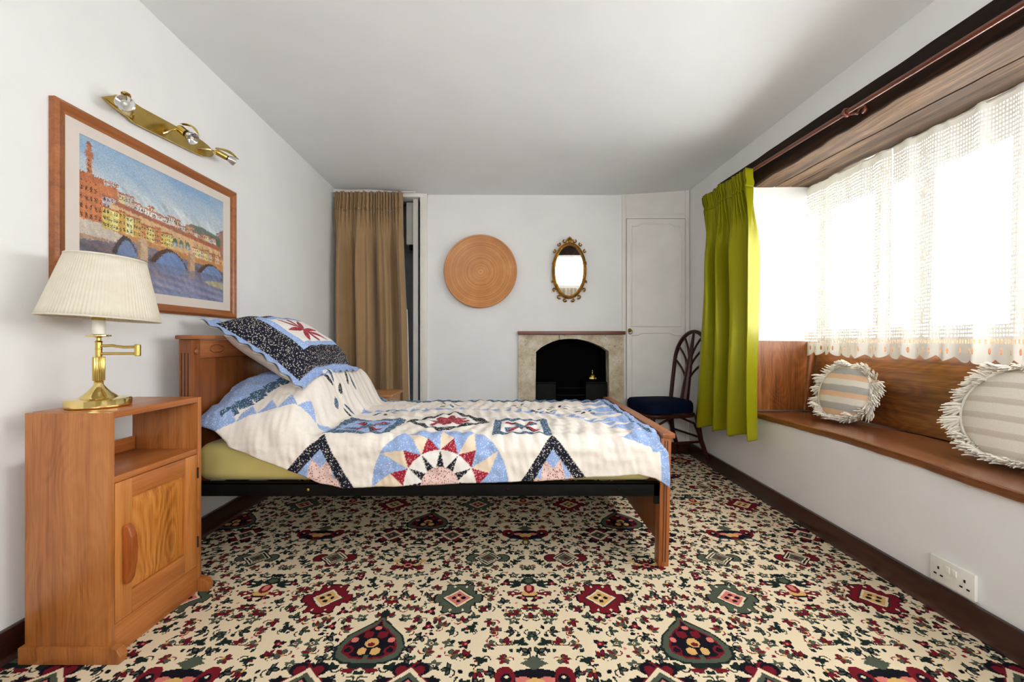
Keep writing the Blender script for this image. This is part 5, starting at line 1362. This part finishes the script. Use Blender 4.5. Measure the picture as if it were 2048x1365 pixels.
# seat cushion
b_ = MB(); ring = []
nS = 40
def sq_(t, k=4): c, s = math.cos(t), math.sin(t); return (math.copysign(abs(c) ** (2 / k), c), math.copysign(abs(s) ** (2 / k), s))
prof = [(0.90, 0.408), (0.99, 0.415), (1.0, 0.45), (0.985, 0.478), (0.93, 0.494), (0.6, 0.503), (0.02, 0.506)]
rings = []
for k, z in prof:
    rings.append([b_.bm.verts.new(L(0.215 * k * sq_(2 * math.pi * i / nS)[0] + 0.02, (0.20 + 0.015 * sq_(2 * math.pi * i / nS)[0]) * k * sq_(2 * math.pi * i / nS)[1], z)) for i in range(nS)])
for a, c in zip(rings[:-1], rings[1:]):
    for i in range(nS): b_.bm.faces.new((a[i], a[(i + 1) % nS], c[(i + 1) % nS], c[i]))
b_.bm.faces.new(rings[0]); b_.bm.faces.new(rings[-1])
b_.build('seat_cushion', M['navy'], root, angle=60)
ringp = [L(0.205 * sq_(2 * math.pi * i / 32)[0] + 0.02, 0.20 * sq_(2 * math.pi * i / 32)[1], 0.395) for i in range(32)]
MB().tube(ringp, 0.016, 10, True).build('seat_frame', M['chairwood'], root)
# hooped back
hoop = []
for k in range(41):
    t = k / 40; a = math.pi * t
    s = 0.195 * math.cos(a); z = 0.80 + 0.225 * math.sin(a)
    hoop.append((s, z))
low = [(0.17, 0.36), (0.178, 0.5), (0.188, 0.65)]
pts = [(s, z) for s, z in low] + hoop + [(-s, z) for s, z in reversed(low)]
def back_f(z): return -0.19 - 0.16 * max(0, z - 0.42)
MB().tube([L(back_f(z), s, z) for s, z in pts], 0.0155, 10).build('back_hoop', M['chairwood'], root)
MB().tube([L(back_f(z), 0, z) for z in (0.38, 0.5, 0.6, 0.7, 0.8, 0.9, 1.02)], [0.034, 0.034, 0.030, 0.025, 0.02, 0.014, 0.009], 10).build('back_splat', M['chairwood'], root)
for s in (-1, 1):
    for zb_, st_, zt_ in ((0.60, 0.192, 0.80), (0.70, 0.17, 0.91), (0.78, 0.11, 0.985)):
        p = []
        for k in range(9):
            t = k / 8; p.append(L(back_f(zb_ + (zt_ - zb_) * t), s * (0.012 + (st_ - 0.012) * t ** 1.7), zb_ + (zt_ - zb_) * t ** 0.85))
        MB().tube(p, 0.0085, 8).build('back_branch', M['chairwood'], root)
for s in (-1, 1):
    MB().tube([L(-0.185, s * 0.165, 0.39), L(-0.215, s * 0.175, 0.2), L(-0.29, s * 0.185, 0.0)], [0.018, 0.018, 0.014], 10).build('leg', M['chairwood'], root)
    MB().tube([L(0.19, s * 0.17, 0.39), L(0.195, s * 0.172, 0.2), L(0.20, s * 0.175, 0.0)], [0.018, 0.017, 0.014], 10).build('leg', M['chairwood'], root)
    MB().tube([L(0.195, s * 0.172, 0.19), L(-0.215, s * 0.176, 0.19)], 0.010, 8).build('stretcher', M['chairwood'], root)
    for f0, f1 in ((0.192, 0.03), (-0.20, -0.03)):
        MB().tube([L(f0, s * 0.172, 0.24), L(f0 * 0.75 + f1 * 0.25, s * 0.172, 0.33), L(f1, s * 0.172, 0.385)], 0.009, 8).build('brace', M['chairwood'], root)
for f in (0.195, -0.215): MB().tube([L(f, -0.172, 0.22), L(f, 0.172, 0.22)], 0.009, 8).build('stretcher', M['chairwood'], root)
